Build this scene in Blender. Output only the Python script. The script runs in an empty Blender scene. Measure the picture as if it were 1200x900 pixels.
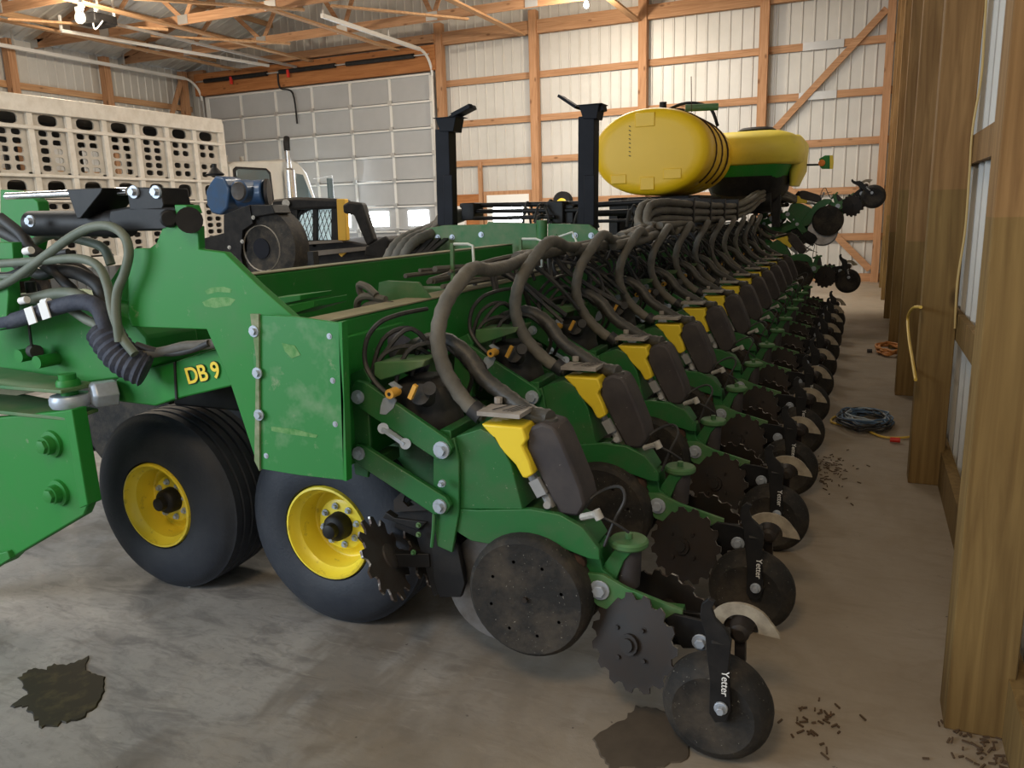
import bpy, bmesh, math, random
from mathutils import Vector, Matrix
random.seed(7)
PI=math.pi
D=bpy.data
COL=bpy.context.scene.collection

# ---------------------------------------------------------------- camera model
F=930.8; H=1.55
_vp=(1015.4-600,237.6-450); _sl=-0.02936
cy_=Vector((_vp[0],_vp[1],F)).normalized()
p2_=Vector((_vp[0]-1000,_vp[1]-_sl*1000,F))
cz_=cy_.cross(p2_).normalized()
if cz_.y>0: cz_=-cz_
cx_=cy_.cross(cz_).normalized()
if cx_.x<0: cx_=-cx_
RR=Matrix((cx_,cy_,cz_))          # camera coords (x right, y down, z forward) -> world
def P(u,v,x=None,y=None,z=None):
    """the place on a given plane of the building that is seen along one sight line"""
    d=RR@Vector((u-600,v-450,F)); o=Vector((0,0,H))
    if x is not None: t=(x-o.x)/d.x
    elif y is not None: t=(y-o.y)/d.y
    else: t=(z-o.z)/d.z
    return o+d*t

# ---------------------------------------------------------------- materials
MAT={}
def mat(name,col,rough=.5,metal=0.,col2=None,nscale=8.,nmix=.5,ndetail=4.,bump=0.,bscale=30.,spec=.5,stretch=None,thr=(.4,.65),emit=None,es=0.,coat=0.,alpha=1,trans=0.,col3=None,n3=1.5,thr3=(.5,.7),mix3=.6):
    m=D.materials.new(name); m.use_nodes=True; nt=m.node_tree; N=nt.nodes; L=nt.links
    b=N['Principled BSDF']
    b.inputs['Base Color'].default_value=(*col,1); b.inputs['Roughness'].default_value=rough
    b.inputs['Metallic'].default_value=metal; b.inputs['Specular IOR Level'].default_value=spec
    b.inputs['Coat Weight'].default_value=coat
    if alpha<1: b.inputs['Alpha'].default_value=alpha
    if trans: b.inputs['Transmission Weight'].default_value=trans
    tc=N.new('ShaderNodeTexCoord'); mp=N.new('ShaderNodeMapping')
    L.new(tc.outputs['Object'],mp.inputs['Vector'])
    if stretch: mp.inputs['Scale'].default_value=stretch
    last=None
    def layer(prev,c,sc,th,mx,det):
        n=N.new('ShaderNodeTexNoise'); n.inputs['Scale'].default_value=sc; n.inputs['Detail'].default_value=det
        n.inputs['Roughness'].default_value=.65
        L.new(mp.outputs['Vector'],n.inputs['Vector'])
        r=N.new('ShaderNodeMapRange'); r.inputs['From Min'].default_value=th[0]; r.inputs['From Max'].default_value=th[1]
        r.inputs['To Max'].default_value=mx
        L.new(n.outputs['Fac'],r.inputs['Value'])
        mxn=N.new('ShaderNodeMix'); mxn.data_type='RGBA'
        L.new(r.outputs['Result'],mxn.inputs['Factor'])
        if prev is None: mxn.inputs['A'].default_value=(*col,1)
        else: L.new(prev,mxn.inputs['A'])
        mxn.inputs['B'].default_value=(*c,1)
        return mxn.outputs['Result']
    if col2: last=layer(None,col2,nscale,thr,nmix,ndetail)
    if col3: last=layer(last,col3,n3,thr3,mix3,5)
    if last is not None: L.new(last,b.inputs['Base Color'])
    if bump:
        n=N.new('ShaderNodeTexNoise'); n.inputs['Scale'].default_value=bscale; n.inputs['Detail'].default_value=5
        L.new(mp.outputs['Vector'],n.inputs['Vector'])
        bp=N.new('ShaderNodeBump'); bp.inputs['Strength'].default_value=bump; bp.inputs['Distance'].default_value=.01
        L.new(n.outputs['Fac'],bp.inputs['Height']); L.new(bp.outputs['Normal'],b.inputs['Normal'])
    if emit: b.inputs['Emission Color'].default_value=(*emit,1); b.inputs['Emission Strength'].default_value=es
    MAT[name]=m; return m

mat('green',(.016,.20,.028),.52,spec=.35,col2=(.06,.17,.055),nscale=5,nmix=.45,thr=(.45,.75),col3=(.22,.28,.16),n3=22,thr3=(.66,.72),mix3=.5)
mat('green_scuffed',(.016,.19,.032),.5,col2=(.20,.30,.17),nscale=6,nmix=.6,thr=(.52,.72),col3=(.33,.32,.22),n3=13,thr3=(.60,.72),mix3=.6)
mat('flange_dust',(.12,.20,.08),.8,col2=(.32,.31,.22),nscale=12,nmix=.8)
mat('vac_hose',(.028,.028,.026),.5,col2=(.10,.092,.075),nscale=8,nmix=.6,bump=.3,bscale=50)
mat('worn_steel',(.075,.073,.072),.5,metal=.3,col2=(.05,.035,.028),nscale=14,nmix=.6)
mat('edge_steel',(.42,.40,.37),.4,metal=.5,col2=(.06,.04,.03),nscale=25,nmix=1.,thr=(.42,.52))
mat('scuff_mark',(.14,.30,.10),.7,col2=(.035,.20,.035),nscale=40,nmix=.9)
mat('unit_green_shaded',(.013,.125,.027),.5,col2=(.075,.105,.05),nscale=6,nmix=.6,thr=(.42,.75),col3=(.25,.25,.18),n3=90,thr3=(.66,.69),mix3=.6)  # same green paint, darkened for the shade around the units, plus dust
mat('green_dusty',(.022,.15,.04),.6,col2=(.17,.19,.10),nscale=4,nmix=.7,thr=(.35,.7),col3=(.3,.28,.2),n3=60,thr3=(.68,.72),mix3=.7)
mat('tan_dust',(.30,.27,.17),.9,col2=(.10,.14,.07),nscale=7,nmix=.5)
mat('yellow',(.80,.60,.03),.45,col2=(.55,.42,.06),nscale=9,nmix=.5,thr=(.5,.8))
mat('tank_yellow',(.88,.56,.006),.42,col2=(.80,.50,.008),nscale=1.2,nmix=.4)
mat('hopper_yellow',(.74,.60,.07),.5,col2=(.45,.38,.08),nscale=2.5,nmix=.6,thr=(.5,.75))
mat('rim_yellow',(.85,.68,.05),.35,col2=(.35,.26,.05),nscale=20,nmix=.7,thr=(.6,.72))
mat('tire',(.014,.019,.030),.62,col2=(.035,.04,.05),nscale=4,nmix=.6,bump=.15,bscale=90)
mat('rubber',(.010,.009,.008),.8,col2=(.075,.058,.04),nscale=7,nmix=.7,thr=(.42,.7),bump=.3,bscale=60,col3=(.45,.42,.36),n3=120,thr3=(.66,.70),mix3=.5)
mat('wheel_dark',(.014,.013,.014),.6,col2=(.05,.042,.032),nscale=10,nmix=.6,thr=(.4,.7),col3=(.5,.46,.38),n3=110,thr3=(.615,.64),mix3=.8)
mat('black',(.007,.007,.008),.55,col2=(.028,.026,.024),nscale=9,nmix=.5,bump=.05,spec=.3)
mat('mast_black',(.005,.006,.010),.6,spec=.2,col2=(.014,.016,.024),nscale=3,nmix=.5)
mat('navy_wrap',(.03,.035,.055),.75,col2=(.07,.075,.095),nscale=14,nmix=.6,bump=.5,bscale=40)
mat('steel',(.30,.30,.31),.4,metal=.8,col2=(.14,.12,.10),nscale=8,nmix=.6)
mat('dark_steel',(.018,.017,.017),.6,metal=.0,spec=.35,col2=(.028,.018,.012),nscale=9,nmix=.7,thr=(.35,.6))
mat('rust',(.07,.028,.014),.8,col2=(.03,.02,.016),nscale=14,nmix=.7)
mat('zinc',(.42,.48,.56),.38,metal=.25,col2=(.3,.31,.34),nscale=14,nmix=.6)
mat('chrome',(.75,.75,.76),.2,metal=1.)
mat('hose',(.085,.08,.068),.7,col2=(.17,.155,.125),nscale=6,nmix=.7,bump=.25,bscale=40)
mat('hose_green',(.11,.135,.10),.62,col2=(.19,.20,.16),nscale=6,nmix=.6)
mat('hose_black',(.018,.018,.02),.6,col2=(.07,.065,.055),nscale=9,nmix=.5)
mat('meter_shell',(.030,.026,.029),.7,col2=(.075,.062,.056),nscale=5,nmix=.6,col3=(.4,.37,.32),n3=55,thr3=(.68,.71),mix3=.7)
mat('lid_label',(.33,.30,.265),.7,col2=(.17,.15,.13),nscale=10,nmix=.6)
mat('ink',(.015,.015,.015),.7)
mat('white_paint',(.8,.8,.78),.6)
mat('white_dirty',(.42,.41,.38),.6,col2=(.2,.18,.15),nscale=30,nmix=.6)
mat('wire_white',(.62,.66,.60),.45,metal=.1)
mat('orange',(.75,.22,.03),.5); mat('red',(.6,.03,.02),.5)
mat('amber',(.75,.4,.06),.5)
mat('shield',(.36,.31,.23),.7,col2=(.15,.12,.09),nscale=18,nmix=.6)
mat('blue_motor',(.025,.07,.16),.5,col2=(.04,.06,.09),nscale=8,nmix=.6,coat=.2)
mat('grey_plastic',(.30,.31,.32),.6,col2=(.2,.2,.2),nscale=6)
mat('alu',(.52,.48,.42),.5,metal=.1,col2=(.36,.32,.26),nscale=3.5,nmix=.6)
mat('alu_light',(.74,.70,.63),.45,metal=.1,col2=(.55,.50,.42),nscale=5,nmix=.6)
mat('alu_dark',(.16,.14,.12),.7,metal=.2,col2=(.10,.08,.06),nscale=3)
mat('truck_white',(.66,.64,.58),.35,col2=(.5,.47,.42),nscale=1.5,nmix=.5,coat=.3)
mat('glass',(.12,.16,.17),.08,spec=.8,metal=.2)
mat('loader_yellow',(.58,.34,.04),.5)
mat('bright_pane',(.9,.95,1),.5,emit=(.9,.96,1),es=9.)
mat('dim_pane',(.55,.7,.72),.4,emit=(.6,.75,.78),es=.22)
mat('galv',(.50,.50,.49),.42,metal=.6,col2=(.38,.38,.37),nscale=2,nmix=.4)
mat('door_grey',(.42,.43,.44),.5,metal=.05,col2=(.33,.34,.35),nscale=1,nmix=.4)
mat('rail_white',(.72,.72,.70),.5,metal=.2)
mat('cord_yellow',(.62,.42,.07),.5); mat('cord_tan',(.50,.36,.14),.6); mat('cord_blue',(.07,.13,.22),.5); mat('cord_pale',(.35,.42,.48),.5)
mat('cord_orange',(.50,.20,.05),.6)
mat('bulb',(1,.9,.75),.3,emit=(1,.86,.66),es=60.)
mat('oil',(.020,.018,.012),.5,spec=.2,col2=(.055,.045,.022),nscale=14,nmix=.8,thr=(.5,.65))
mat('damp',(.085,.065,.045),.75,col2=(.055,.04,.028),nscale=9,nmix=.6)
mat('straw',(.09,.055,.03),.9)

def wood(name,c1,c2,axis,treated=None,zsplit=1.55):
    m=D.materials.new(name); m.use_nodes=True; nt=m.node_tree;N=nt.nodes;L=nt.links;b=N['Principled BSDF']
    b.inputs['Roughness'].default_value=.75; b.inputs['Specular IOR Level'].default_value=.25
    tc=N.new('ShaderNodeTexCoord'); mp=N.new('ShaderNodeMapping'); L.new(tc.outputs['Object'],mp.inputs['Vector'])
    sc=[14,14,14]; sc['xyz'.index(axis)]=.7; mp.inputs['Scale'].default_value=sc
    n=N.new('ShaderNodeTexNoise'); n.inputs['Scale'].default_value=2.2; n.inputs['Detail'].default_value=6; n.inputs['Distortion'].default_value=.8
    L.new(mp.outputs['Vector'],n.inputs['Vector'])
    r=N.new('ShaderNodeMapRange'); r.inputs['From Min'].default_value=.33; r.inputs['From Max'].default_value=.68; L.new(n.outputs['Fac'],r.inputs['Value'])
    mx=N.new('ShaderNodeMix'); mx.data_type='RGBA'; L.new(r.outputs['Result'],mx.inputs['Factor'])
    mx.inputs['A'].default_value=(*c1,1); mx.inputs['B'].default_value=(*c2,1)
    # knots
    mp2=N.new('ShaderNodeMapping'); s2=[5,5,5]; s2['xyz'.index(axis)]=2.2; mp2.inputs['Scale'].default_value=s2; L.new(tc.outputs['Object'],mp2.inputs['Vector'])
    v=N.new('ShaderNodeTexVoronoi'); v.inputs['Scale'].default_value=1.; L.new(mp2.outputs['Vector'],v.inputs['Vector'])
    r2=N.new('ShaderNodeMapRange'); r2.inputs['From Min'].default_value=.06; r2.inputs['From Max'].default_value=.15; r2.inputs['To Min'].default_value=.75; r2.inputs['To Max'].default_value=0
    L.new(v.outputs['Distance'],r2.inputs['Value'])
    mk=N.new('ShaderNodeMix'); mk.data_type='RGBA'; L.new(r2.outputs['Result'],mk.inputs['Factor']); L.new(mx.outputs['Result'],mk.inputs['A'])
    mk.inputs['B'].default_value=(c2[0]*.35,c2[1]*.3,c2[2]*.3,1)
    out=mk.outputs['Result']
    if treated:
        sp=N.new('ShaderNodeSeparateXYZ'); L.new(tc.outputs['Object'],sp.inputs[0])
        g=N.new('ShaderNodeMath'); g.operation='LESS_THAN'; oi=N.new('ShaderNodeObjectInfo'); zr=N.new('ShaderNodeMapRange'); zr.inputs['To Min'].default_value=.95; zr.inputs['To Max'].default_value=1.7; L.new(oi.outputs['Random'],zr.inputs['Value']); L.new(zr.outputs['Result'],g.inputs[1]); L.new(sp.outputs['Z'],g.inputs[0])
        mt=N.new('ShaderNodeMix'); mt.data_type='RGBA'; mt.blend_type='MULTIPLY'; L.new(g.outputs[0],mt.inputs['Factor']); L.new(out,mt.inputs['A']); mt.inputs['B'].default_value=(*treated,1)
        out=mt.outputs['Result']
    L.new(out,b.inputs['Base Color'])
    bp=N.new('ShaderNodeBump'); bp.inputs['Strength'].default_value=.2; bp.inputs['Distance'].default_value=.006; L.new(n.outputs['Fac'],bp.inputs['Height']); L.new(bp.outputs['Normal'],b.inputs['Normal'])
    MAT[name]=m
wood('post_wood',(.285,.165,.066),(.175,.095,.036),'z',treated=(.80,.88,.78))
wood('frame_wood_x',(.50,.29,.16),(.35,.185,.095),'x')
wood('frame_wood_y',(.56,.35,.19),(.40,.22,.11),'y')
wood('frame_wood_z',(.51,.29,.16),(.35,.18,.09),'z')
wood('beam_wood',(.44,.19,.07),(.30,.115,.038),'x')

def floor_mat():
    m=D.materials.new('concrete'); m.use_nodes=True; nt=m.node_tree;N=nt.nodes;L=nt.links;b=N['Principled BSDF']
    tc=N.new('ShaderNodeTexCoord')
    def noise(sc,det,scale=(1,1,1),dist=0.):
        mp=N.new('ShaderNodeMapping'); mp.inputs['Scale'].default_value=scale; L.new(tc.outputs['Object'],mp.inputs['Vector'])
        mp.inputs['Rotation'].default_value=(0,0,.5)
        n=N.new('ShaderNodeTexNoise'); n.inputs['Scale'].default_value=sc; n.inputs['Detail'].default_value=det; n.inputs['Roughness'].default_value=.65; n.inputs['Distortion'].default_value=dist
        L.new(mp.outputs['Vector'],n.inputs['Vector']); return n.outputs['Fac']
    def mr(f,a,c,d=0.,e=1.):
        r=N.new('ShaderNodeMapRange'); r.inputs['From Min'].default_value=a; r.inputs['From Max'].default_value=c; r.inputs['To Min'].default_value=d; r.inputs['To Max'].default_value=e; L.new(f,r.inputs['Value']); return r.outputs['Result']
    def mix(f,a,bc):
        x=N.new('ShaderNodeMix'); x.data_type='RGBA'; L.new(f,x.inputs['Factor'])
        if isinstance(a,tuple): x.inputs['A'].default_value=(*a,1)
        else: L.new(a,x.inputs['A'])
        x.inputs['B'].default_value=(*bc,1); return x.outputs['Result']
    c=mix(mr(noise(1.1,6,dist=.6),.35,.68),(.33,.318,.30),(.19,.182,.172))
    c=mix(mr(noise(3.2,8,(1,2.6,1),1.2),.50,.66,0,.75),c,(.11,.105,.105))
    c=mix(mr(noise(.9,5,(1.4,.7,1),.4),.54,.62,0,.6),c,(.11,.09,.07))
    c=mix(mr(noise(5.,7,(1,3.5,1),1.5),.60,.72,0,.5),c,(.36,.34,.31))
    c=mix(mr(noise(13.,8,(1,2.2,1),1.4),.48,.68,0,.5),c,(.14,.134,.128))
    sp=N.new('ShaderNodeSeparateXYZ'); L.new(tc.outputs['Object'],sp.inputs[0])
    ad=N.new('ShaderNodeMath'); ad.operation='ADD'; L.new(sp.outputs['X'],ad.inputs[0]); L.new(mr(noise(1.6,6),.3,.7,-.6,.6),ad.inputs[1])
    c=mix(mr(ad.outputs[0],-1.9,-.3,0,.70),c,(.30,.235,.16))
    c=mix(mr(noise(28.,3),.70,.74,0,.8),c,(.04,.03,.022))
    L.new(c,b.inputs['Base Color'])
    L.new(mr(noise(1.4,5),.35,.65,.42,.75),b.inputs['Roughness'])
    bp=N.new('ShaderNodeBump'); bp.inputs['Strength'].default_value=.18; bp.inputs['Distance'].default_value=.01; L.new(noise(9,8),bp.inputs['Height']); L.new(bp.outputs['Normal'],b.inputs['Normal'])
    MAT['concrete']=m
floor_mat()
mat('steel_sheet',(.58,.57,.54),.45,metal=.1,col2=(.48,.47,.44),nscale=1.2,nmix=.5,spec=.4)
mat('roof_sheet',(.66,.65,.61),.5,metal=.1,col2=(.40,.38,.35),nscale=1.2,nmix=.5)

# ---------------------------------------------------------------- mesh builder
class MB:
    def __init__(s): s.v=[];s.f=[];s.m=[];s.mi=0
    def add(s,vs,fs):
        o=len(s.v); s.v+= [Vector(a) for a in vs]; s.f+=[tuple(i+o for i in f) for f in fs]; s.m+=[s.mi]*len(fs); return s
    def mt(s,i): s.mi=i; return s
    def box(s,lo,hi,M=None):
        x0,y0,z0=lo;x1,y1,z1=hi
        vs=[Vector(a) for a in [(x0,y0,z0),(x1,y0,z0),(x1,y1,z0),(x0,y1,z0),(x0,y0,z1),(x1,y0,z1),(x1,y1,z1),(x0,y1,z1)]]
        if M: vs=[M@a for a in vs]
        return s.add(vs,[(0,3,2,1),(4,5,6,7),(0,1,5,4),(1,2,6,5),(2,3,7,6),(3,0,4,7)])
    def bar(s,a,b,w,h,up=(0,0,1)):
        a=Vector(a);b=Vector(b);d=(b-a).normalized();u=Vector(up)
        if abs(d.dot(u))>.98: u=Vector((0,1,0))
        r=d.cross(u).normalized();u=r.cross(d).normalized()
        vs=[]
        for p in (a,b):
            for i,j in((-1,-1),(1,-1),(1,1),(-1,1)): vs.append(p+r*w/2*i+u*h/2*j)
        return s.add(vs,[(0,1,2,3),(7,6,5,4),(0,4,5,1),(1,5,6,2),(2,6,7,3),(3,7,4,0)])
    def ext(s,pts,y0,y1):
        """outline of (x,z) points made solid between two y values"""
        n=len(pts); ar=sum(pts[i][0]*pts[(i+1)%n][1]-pts[(i+1)%n][0]*pts[i][1] for i in range(n))
        if ar<0: pts=pts[::-1]
        vs=[(p[0],y0,p[1]) for p in pts]+[(p[0],y1,p[1]) for p in pts]
        return s.add(vs,[tuple(range(n)),tuple(range(2*n-1,n-1,-1))]+[(i,i+n,(i+1)%n+n,(i+1)%n) for i in range(n)])
    def pp(s,px,y,t):
        q=[P(a,b,y=y) for a,b in px]; return s.ext([(k.x,k.z) for k in q],y,y+t)
    def frame(s,d):
        d=Vector(d).normalized(); u=Vector((0,0,1)) if abs(d.z)<.9 else Vector((1,0,0))
        r=d.cross(u).normalized(); return d,r,r.cross(d).normalized()
    def lathe(s,o,d,prof,n=24,caps=True):
        """profile of (along, radius)"""
        o=Vector(o); d,r,u=s.frame(d); vs=[];fs=[]
        for a,rad in prof:
            for k in range(n):
                t=2*PI*k/n; vs.append(o+d*a+(r*math.cos(t)+u*math.sin(t))*rad)
        for i in range(len(prof)-1):
            for k in range(n): fs.append((i*n+k,(i+1)*n+k,(i+1)*n+(k+1)%n,i*n+(k+1)%n))
        if caps:
            fs.append(tuple(range(n))); m=(len(prof)-1)*n; fs.append(tuple(range(m+n-1,m-1,-1)))
        return s.add(vs,fs)
    def cyl(s,a,b,r,n=14,r2=None):
        a=Vector(a);b=Vector(b);L=(b-a).length
        return s.lathe(a,b-a,[(0,r),(L,r if r2 is None else r2)],n)
    def tube(s,pts,r,n=8,sm=True,rib=0):
        pts=[Vector(p) for p in pts]
        if sm and len(pts)>2:
            q=[]; k=5
            for i in range(len(pts)-1):
                p0=pts[max(i-1,0)];p1=pts[i];p2=pts[i+1];p3=pts[min(i+2,len(pts)-1)]
                for j in range(k):
                    t=j/k; q.append(.5*((2*p1)+(p2-p0)*t+(2*p0-5*p1+4*p2-p3)*t*t+(3*p1-p0-3*p2+p3)*t**3))
            q.append(pts[-1]); pts=q
        vs=[];fs=[]; prev=None
        for i,p in enumerate(pts):
            d=(pts[min(i+1,len(pts)-1)]-pts[max(i-1,0)]).normalized()
            if prev is None: _,a,b=s.frame(d)
            else:
                a=(prev-d*prev.dot(d)).normalized(); b=a.cross(d)
            prev=a; rr=r*(1+(.12 if (rib and i%2) else 0))
            for k in range(n):
                t=2*PI*k/n; vs.append(p+(a*math.cos(t)+b*math.sin(t))*rr)
        for i in range(len(pts)-1):
            for k in range(n): fs.append((i*n+k,i*n+(k+1)%n,(i+1)*n+(k+1)%n,(i+1)*n+k))
        fs.append(tuple(range(n-1,-1,-1))); m=(len(pts)-1)*n; fs.append(tuple(range(m,m+n)))
        return s.add(vs,fs)
    def toothed(s,o,d,r,teeth,depth,t=.008,hook=.5):
        o=Vector(o); d,a,b=s.frame(d); ring=[]
        for k in range(teeth):
            for fr,rad in ((0,r),(hook*.55,r*.99),(hook,r-depth),(.9,r-depth*.75)):
                th=2*PI*(k+fr)/teeth; ring.append((a*math.cos(th)+b*math.sin(th))*rad)
        n=len(ring)
        mid=[v.normalized()*(r-depth)*.93 for v in ring]; inner=[v.normalized()*r*.30 for v in ring]
        L=[(ring,0),(mid,0),(inner,.10*r)]; vs=[]
        for rg,dz in L: vs+=[o+v+d*dz for v in rg]+[o+v+d*(dz+t) for v in rg]
        fs=[]
        for i in range(n):
            j=(i+1)%n
            for q in (0,1):
                b0=q*2*n; b1=(q+1)*2*n
                fs+=[(b0+i,b0+j,b1+j,b1+i),(b0+n+i,b1+n+i,b1+n+j,b0+n+j)]
        fs+=[tuple(range(4*n,5*n)),tuple(range(6*n-1,5*n-1,-1))]
        s.add(vs,fs); s.mi=1; s.add(vs[:2*n],[(i,i+n,(i+1)%n+n,(i+1)%n) for i in range(n)]); s.mi=0
        return s
    def bolt(s,p,d,r,h=.012):
        p=Vector(p);d=Vector(d).normalized()
        s.cyl(p,p+d*h*.35,r*1.35,14); s.cyl(p+d*h*.35,p+d*h,r*.85,6); return s
    def text(s,txt,size,M,depth=.001,bold=False):
        c=D.curves.new('t','FONT'); c.body=txt; c.size=size; c.extrude=depth; c.offset=.0
        if bold: c.offset=size*.03
        o=D.objects.new('t',c); COL.objects.link(o)
        dg=bpy.context.evaluated_depsgraph_get(); dg.update()
        me=D.meshes.new_from_object(o.evaluated_get(dg))
        s.add([M@v.co for v in me.vertices],[tuple(p.vertices) for p in me.polygons])
        D.objects.remove(o); D.curves.remove(c); D.meshes.remove(me); return s
    def build(s,name,mats,parent=None,origin=None,smooth=38,bevel=0.,**tags):
        if isinstance(mats,str): mats=[mats]
        o0=Vector(origin) if origin is not None else Vector((0,0,0))
        me=D.meshes.new(name); me.from_pydata([tuple(v-o0) for v in s.v],[],s.f)
        for m in mats: me.materials.append(MAT[m])
        me.polygons.foreach_set('material_index',s.m)
        bm=bmesh.new(); bm.from_mesh(me); bmesh.ops.recalc_face_normals(bm,faces=bm.faces); bm.to_mesh(me); bm.free()
        me.polygons.foreach_set('use_smooth',[True]*len(me.polygons))
        me.set_sharp_from_angle(angle=math.radians(smooth))
        ob=D.objects.new(name,me); COL.objects.link(ob); 
        if parent is not None:
            ob.parent=parent
            base=parent['_o'] if '_o' in parent else (0,0,0)
            ob.location=o0-Vector(base)
        else: ob.location=o0
        ob['_o']=tuple(o0)
        if bevel:
            b=ob.modifiers.new('bevel','BEVEL'); b.width=bevel; b.segments=2; b.limit_method='ANGLE'; b.angle_limit=math.radians(40)
        for k,v in tags.items(): ob[k]=v
        return ob
def empty(name,loc,label=None,category=None,group=None,kind=None):
    o=D.objects.new(name,None); COL.objects.link(o); o.location=loc; o['_o']=tuple(loc); o.empty_display_size=.1
    if label:o['label']=label
    if category:o['category']=category
    if group:o['group']=group
    if kind:o['kind']=kind
    return o
def mb(): return MB()
def dup(root,loc,rot=None,label=None,parent=None,children_map=None):
    r=root.copy(); COL.objects.link(r); r.location=loc
    if rot: r.rotation_euler=rot
    if parent is not None: r.parent=parent
    if label: r['label']=label
    elif 'label' in r and label=='' : del r['label']
    for ch in list(root.children):
        c=ch.copy(); COL.objects.link(c); c.parent=r
        for g in list(ch.children):
            q=g.copy(); COL.objects.link(q); q.parent=c
    return r

# ---------------------------------------------------------------- building
YW=17.54; XL=-17.2; XR=.53; EAVE=5.55; RIDGE=8.4; YB=-6.
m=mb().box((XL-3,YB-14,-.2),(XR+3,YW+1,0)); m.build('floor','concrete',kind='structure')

def ribbed(a,b,z0,z1f,nrm,step=.23,h=.018):
    """ribbed sheet standing between a and b, z1f gives its top"""
    a=Vector(a);b=Vector(b);L=(b-a).length;d=(b-a)/L;nrm=Vector(nrm)
    xs=[];k=0
    while k*step<L:
        for off,hh in ((0,0),(step*.72,0),(step*.79,h),(step*.88,h),(step*.95,0)):
            t=k*step+off
            if t<L: xs.append((t,hh))
        k+=1
    xs.append((L,0)); m=mb(); n=len(xs); vs=[]
    for t,hh in xs:
        p=a+d*t+nrm*hh; z1=z1f(p) if callable(z1f) else z1f
        vs+=[(p.x,p.y,z0),(p.x,p.y,z1)]
    th=nrm*-.02
    vs2=[tuple(Vector(v)+th) for v in vs]
    fs=[(2*i,2*i+2,2*i+3,2*i+1) for i in range(n-1)]
    m.add(vs,fs); m.add([vs2[0],vs2[1],vs2[-1],vs2[-2]],[(0,1,2,3)])
    return m
XM=(XL+XR)/2
def rooft(p): return EAVE+(RIDGE-EAVE)*(1-abs(p.x-XM)/((XR-XL)/2))
# back wall: solid around the overhead door (door occupies x -16.5..-9.5, z 0..4.9)
DX0,DX1,DZ=-16.55,-9.62,4.86
wb=ribbed((XL,YW+.14,0),(XR,YW+.14,0),0,rooft,(0,-1,0)).build('wall_back','steel_sheet',kind='structure')
wr=ribbed((XR,YB,0),(XR,YW+.14,0),0,EAVE-.03,(-1,0,0)).build('wall_right','steel_sheet',kind='structure')
wl=ribbed((XL,YW+.14,0),(XL,YB,0),0,EAVE,(1,0,0)).build('wall_left','steel_sheet',kind='structure')
# ceiling: two ribbed roof slopes
m=mb(); sl=math.atan2(RIDGE-EAVE,(XR-XL)/2)
for sx in (-1,1):
    xe=XL if sx<0 else XR
    y=YB; pts=[]
    while y<YW+.2:
        pts+=[(y,0),(y+.17,0),(y+.19,-.02),(y+.21,-.02)]; y+=.23
    vs=[]
    for yy,dz in pts: xo_=.4 if xe>XM else -.4; vs+=[(xe+xo_,yy,EAVE+dz+.02-.4*math.tan(sl)),(XM,yy,RIDGE+dz+.02)]
    m.add(vs,[(2*i,2*i+1,2*i+3,2*i+2) for i in range(len(pts)-1)])
m.build('ceiling','roof_sheet',kind='structure')
# purlins on the roof as parts of the ceiling
ceil=D.objects['ceiling']
for k in range(1,9):
    for sx in (-1,1):
        f=k/9; x=(XL if sx<0 else XR)*(1-f)+XM*f; z=EAVE*(1-f)+RIDGE*f-.07
        mb().box((x-.02,6,z-.06),(x+.02,YW+.1,z+.06)).build('purlin','frame_wood_y',ceil)
# girts
GZ=[.89,1.80,2.74,3.65,4.58]
for z in GZ:
    mb().box((-9.5,YW+.07,z-.07),(.35,YW+.115,z+.07)).build('girt','frame_wood_x',wb)
    if z>1: mb().box((XL+.05,6,z-.07),(XL+.09,YW,z+.07)).build('girt','frame_wood_y',wl)
for z in GZ[:4]:
    mb().box((XR-.053,1.,z-.07),(XR-.022,YW,z+.07)).build('girt','post_wood',wr,origin=(0,0,.0))
mb().box((-9.5,YW+.05,0),(.35,YW+.115,.16)).build('baseboard_back','frame_wood_x',kind='structure')
mb().box((XR-.075,1.,0),(XR-.022,YW,.20)).build('baseboard_right','post_wood',kind='structure')
# posts on the back wall
def post(name,x0,x1,y0,y1,z1,mt,label,group,bev=.004):
    c=((x0+x1)/2,(y0+y1)/2,0)
    return mb().box((x0,y0,0),(x1,y1,z1)).build(name,mt,origin=c,bevel=bev,label=label,category='post',group=group)
for i,(x,lab) in enumerate([(-9.35,'square timber wall post beside the right edge of the overhead door'),(-6.98,'timber wall post between the two black masts and right of the white walk door'),(-4.5,'timber wall post rising behind the left end of the big yellow tank'),(-2.05,'timber wall post rising behind the rear yellow hopper')]):
    post('timber_post',x-.09,x+.09,YW-.12,YW+.07,5.9,'frame_wood_z',lab,'timber posts on the far wall')
post('timber_post',.16,.30,YW-.14,YW+.07,5.6,'frame_wood_z','timber corner post where the far wall meets the right wall','timber posts on the far wall')
names=['nearest of the tall timber posts on the right wall, cut by the frame edge','second tall timber post of the right wall, with a tan cable stapled down its side','third tall timber post on the right wall, a yellow cord hanging in front','fourth tall timber post of the right wall, an orange coil at its foot','fifth tall timber post from the front on the right wall','sixth tall timber post from the front on the right wall','narrow looking seventh tall timber post, last on the right wall before the corner']
for i,y in enumerate([2.44,4.78,7.06,9.42,11.9,14.2,16.3]):
    post('timber_post',.305,.475,y,y+.15,5.6,'post_wood',names[i],'tall timber posts along the right wall')
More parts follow.
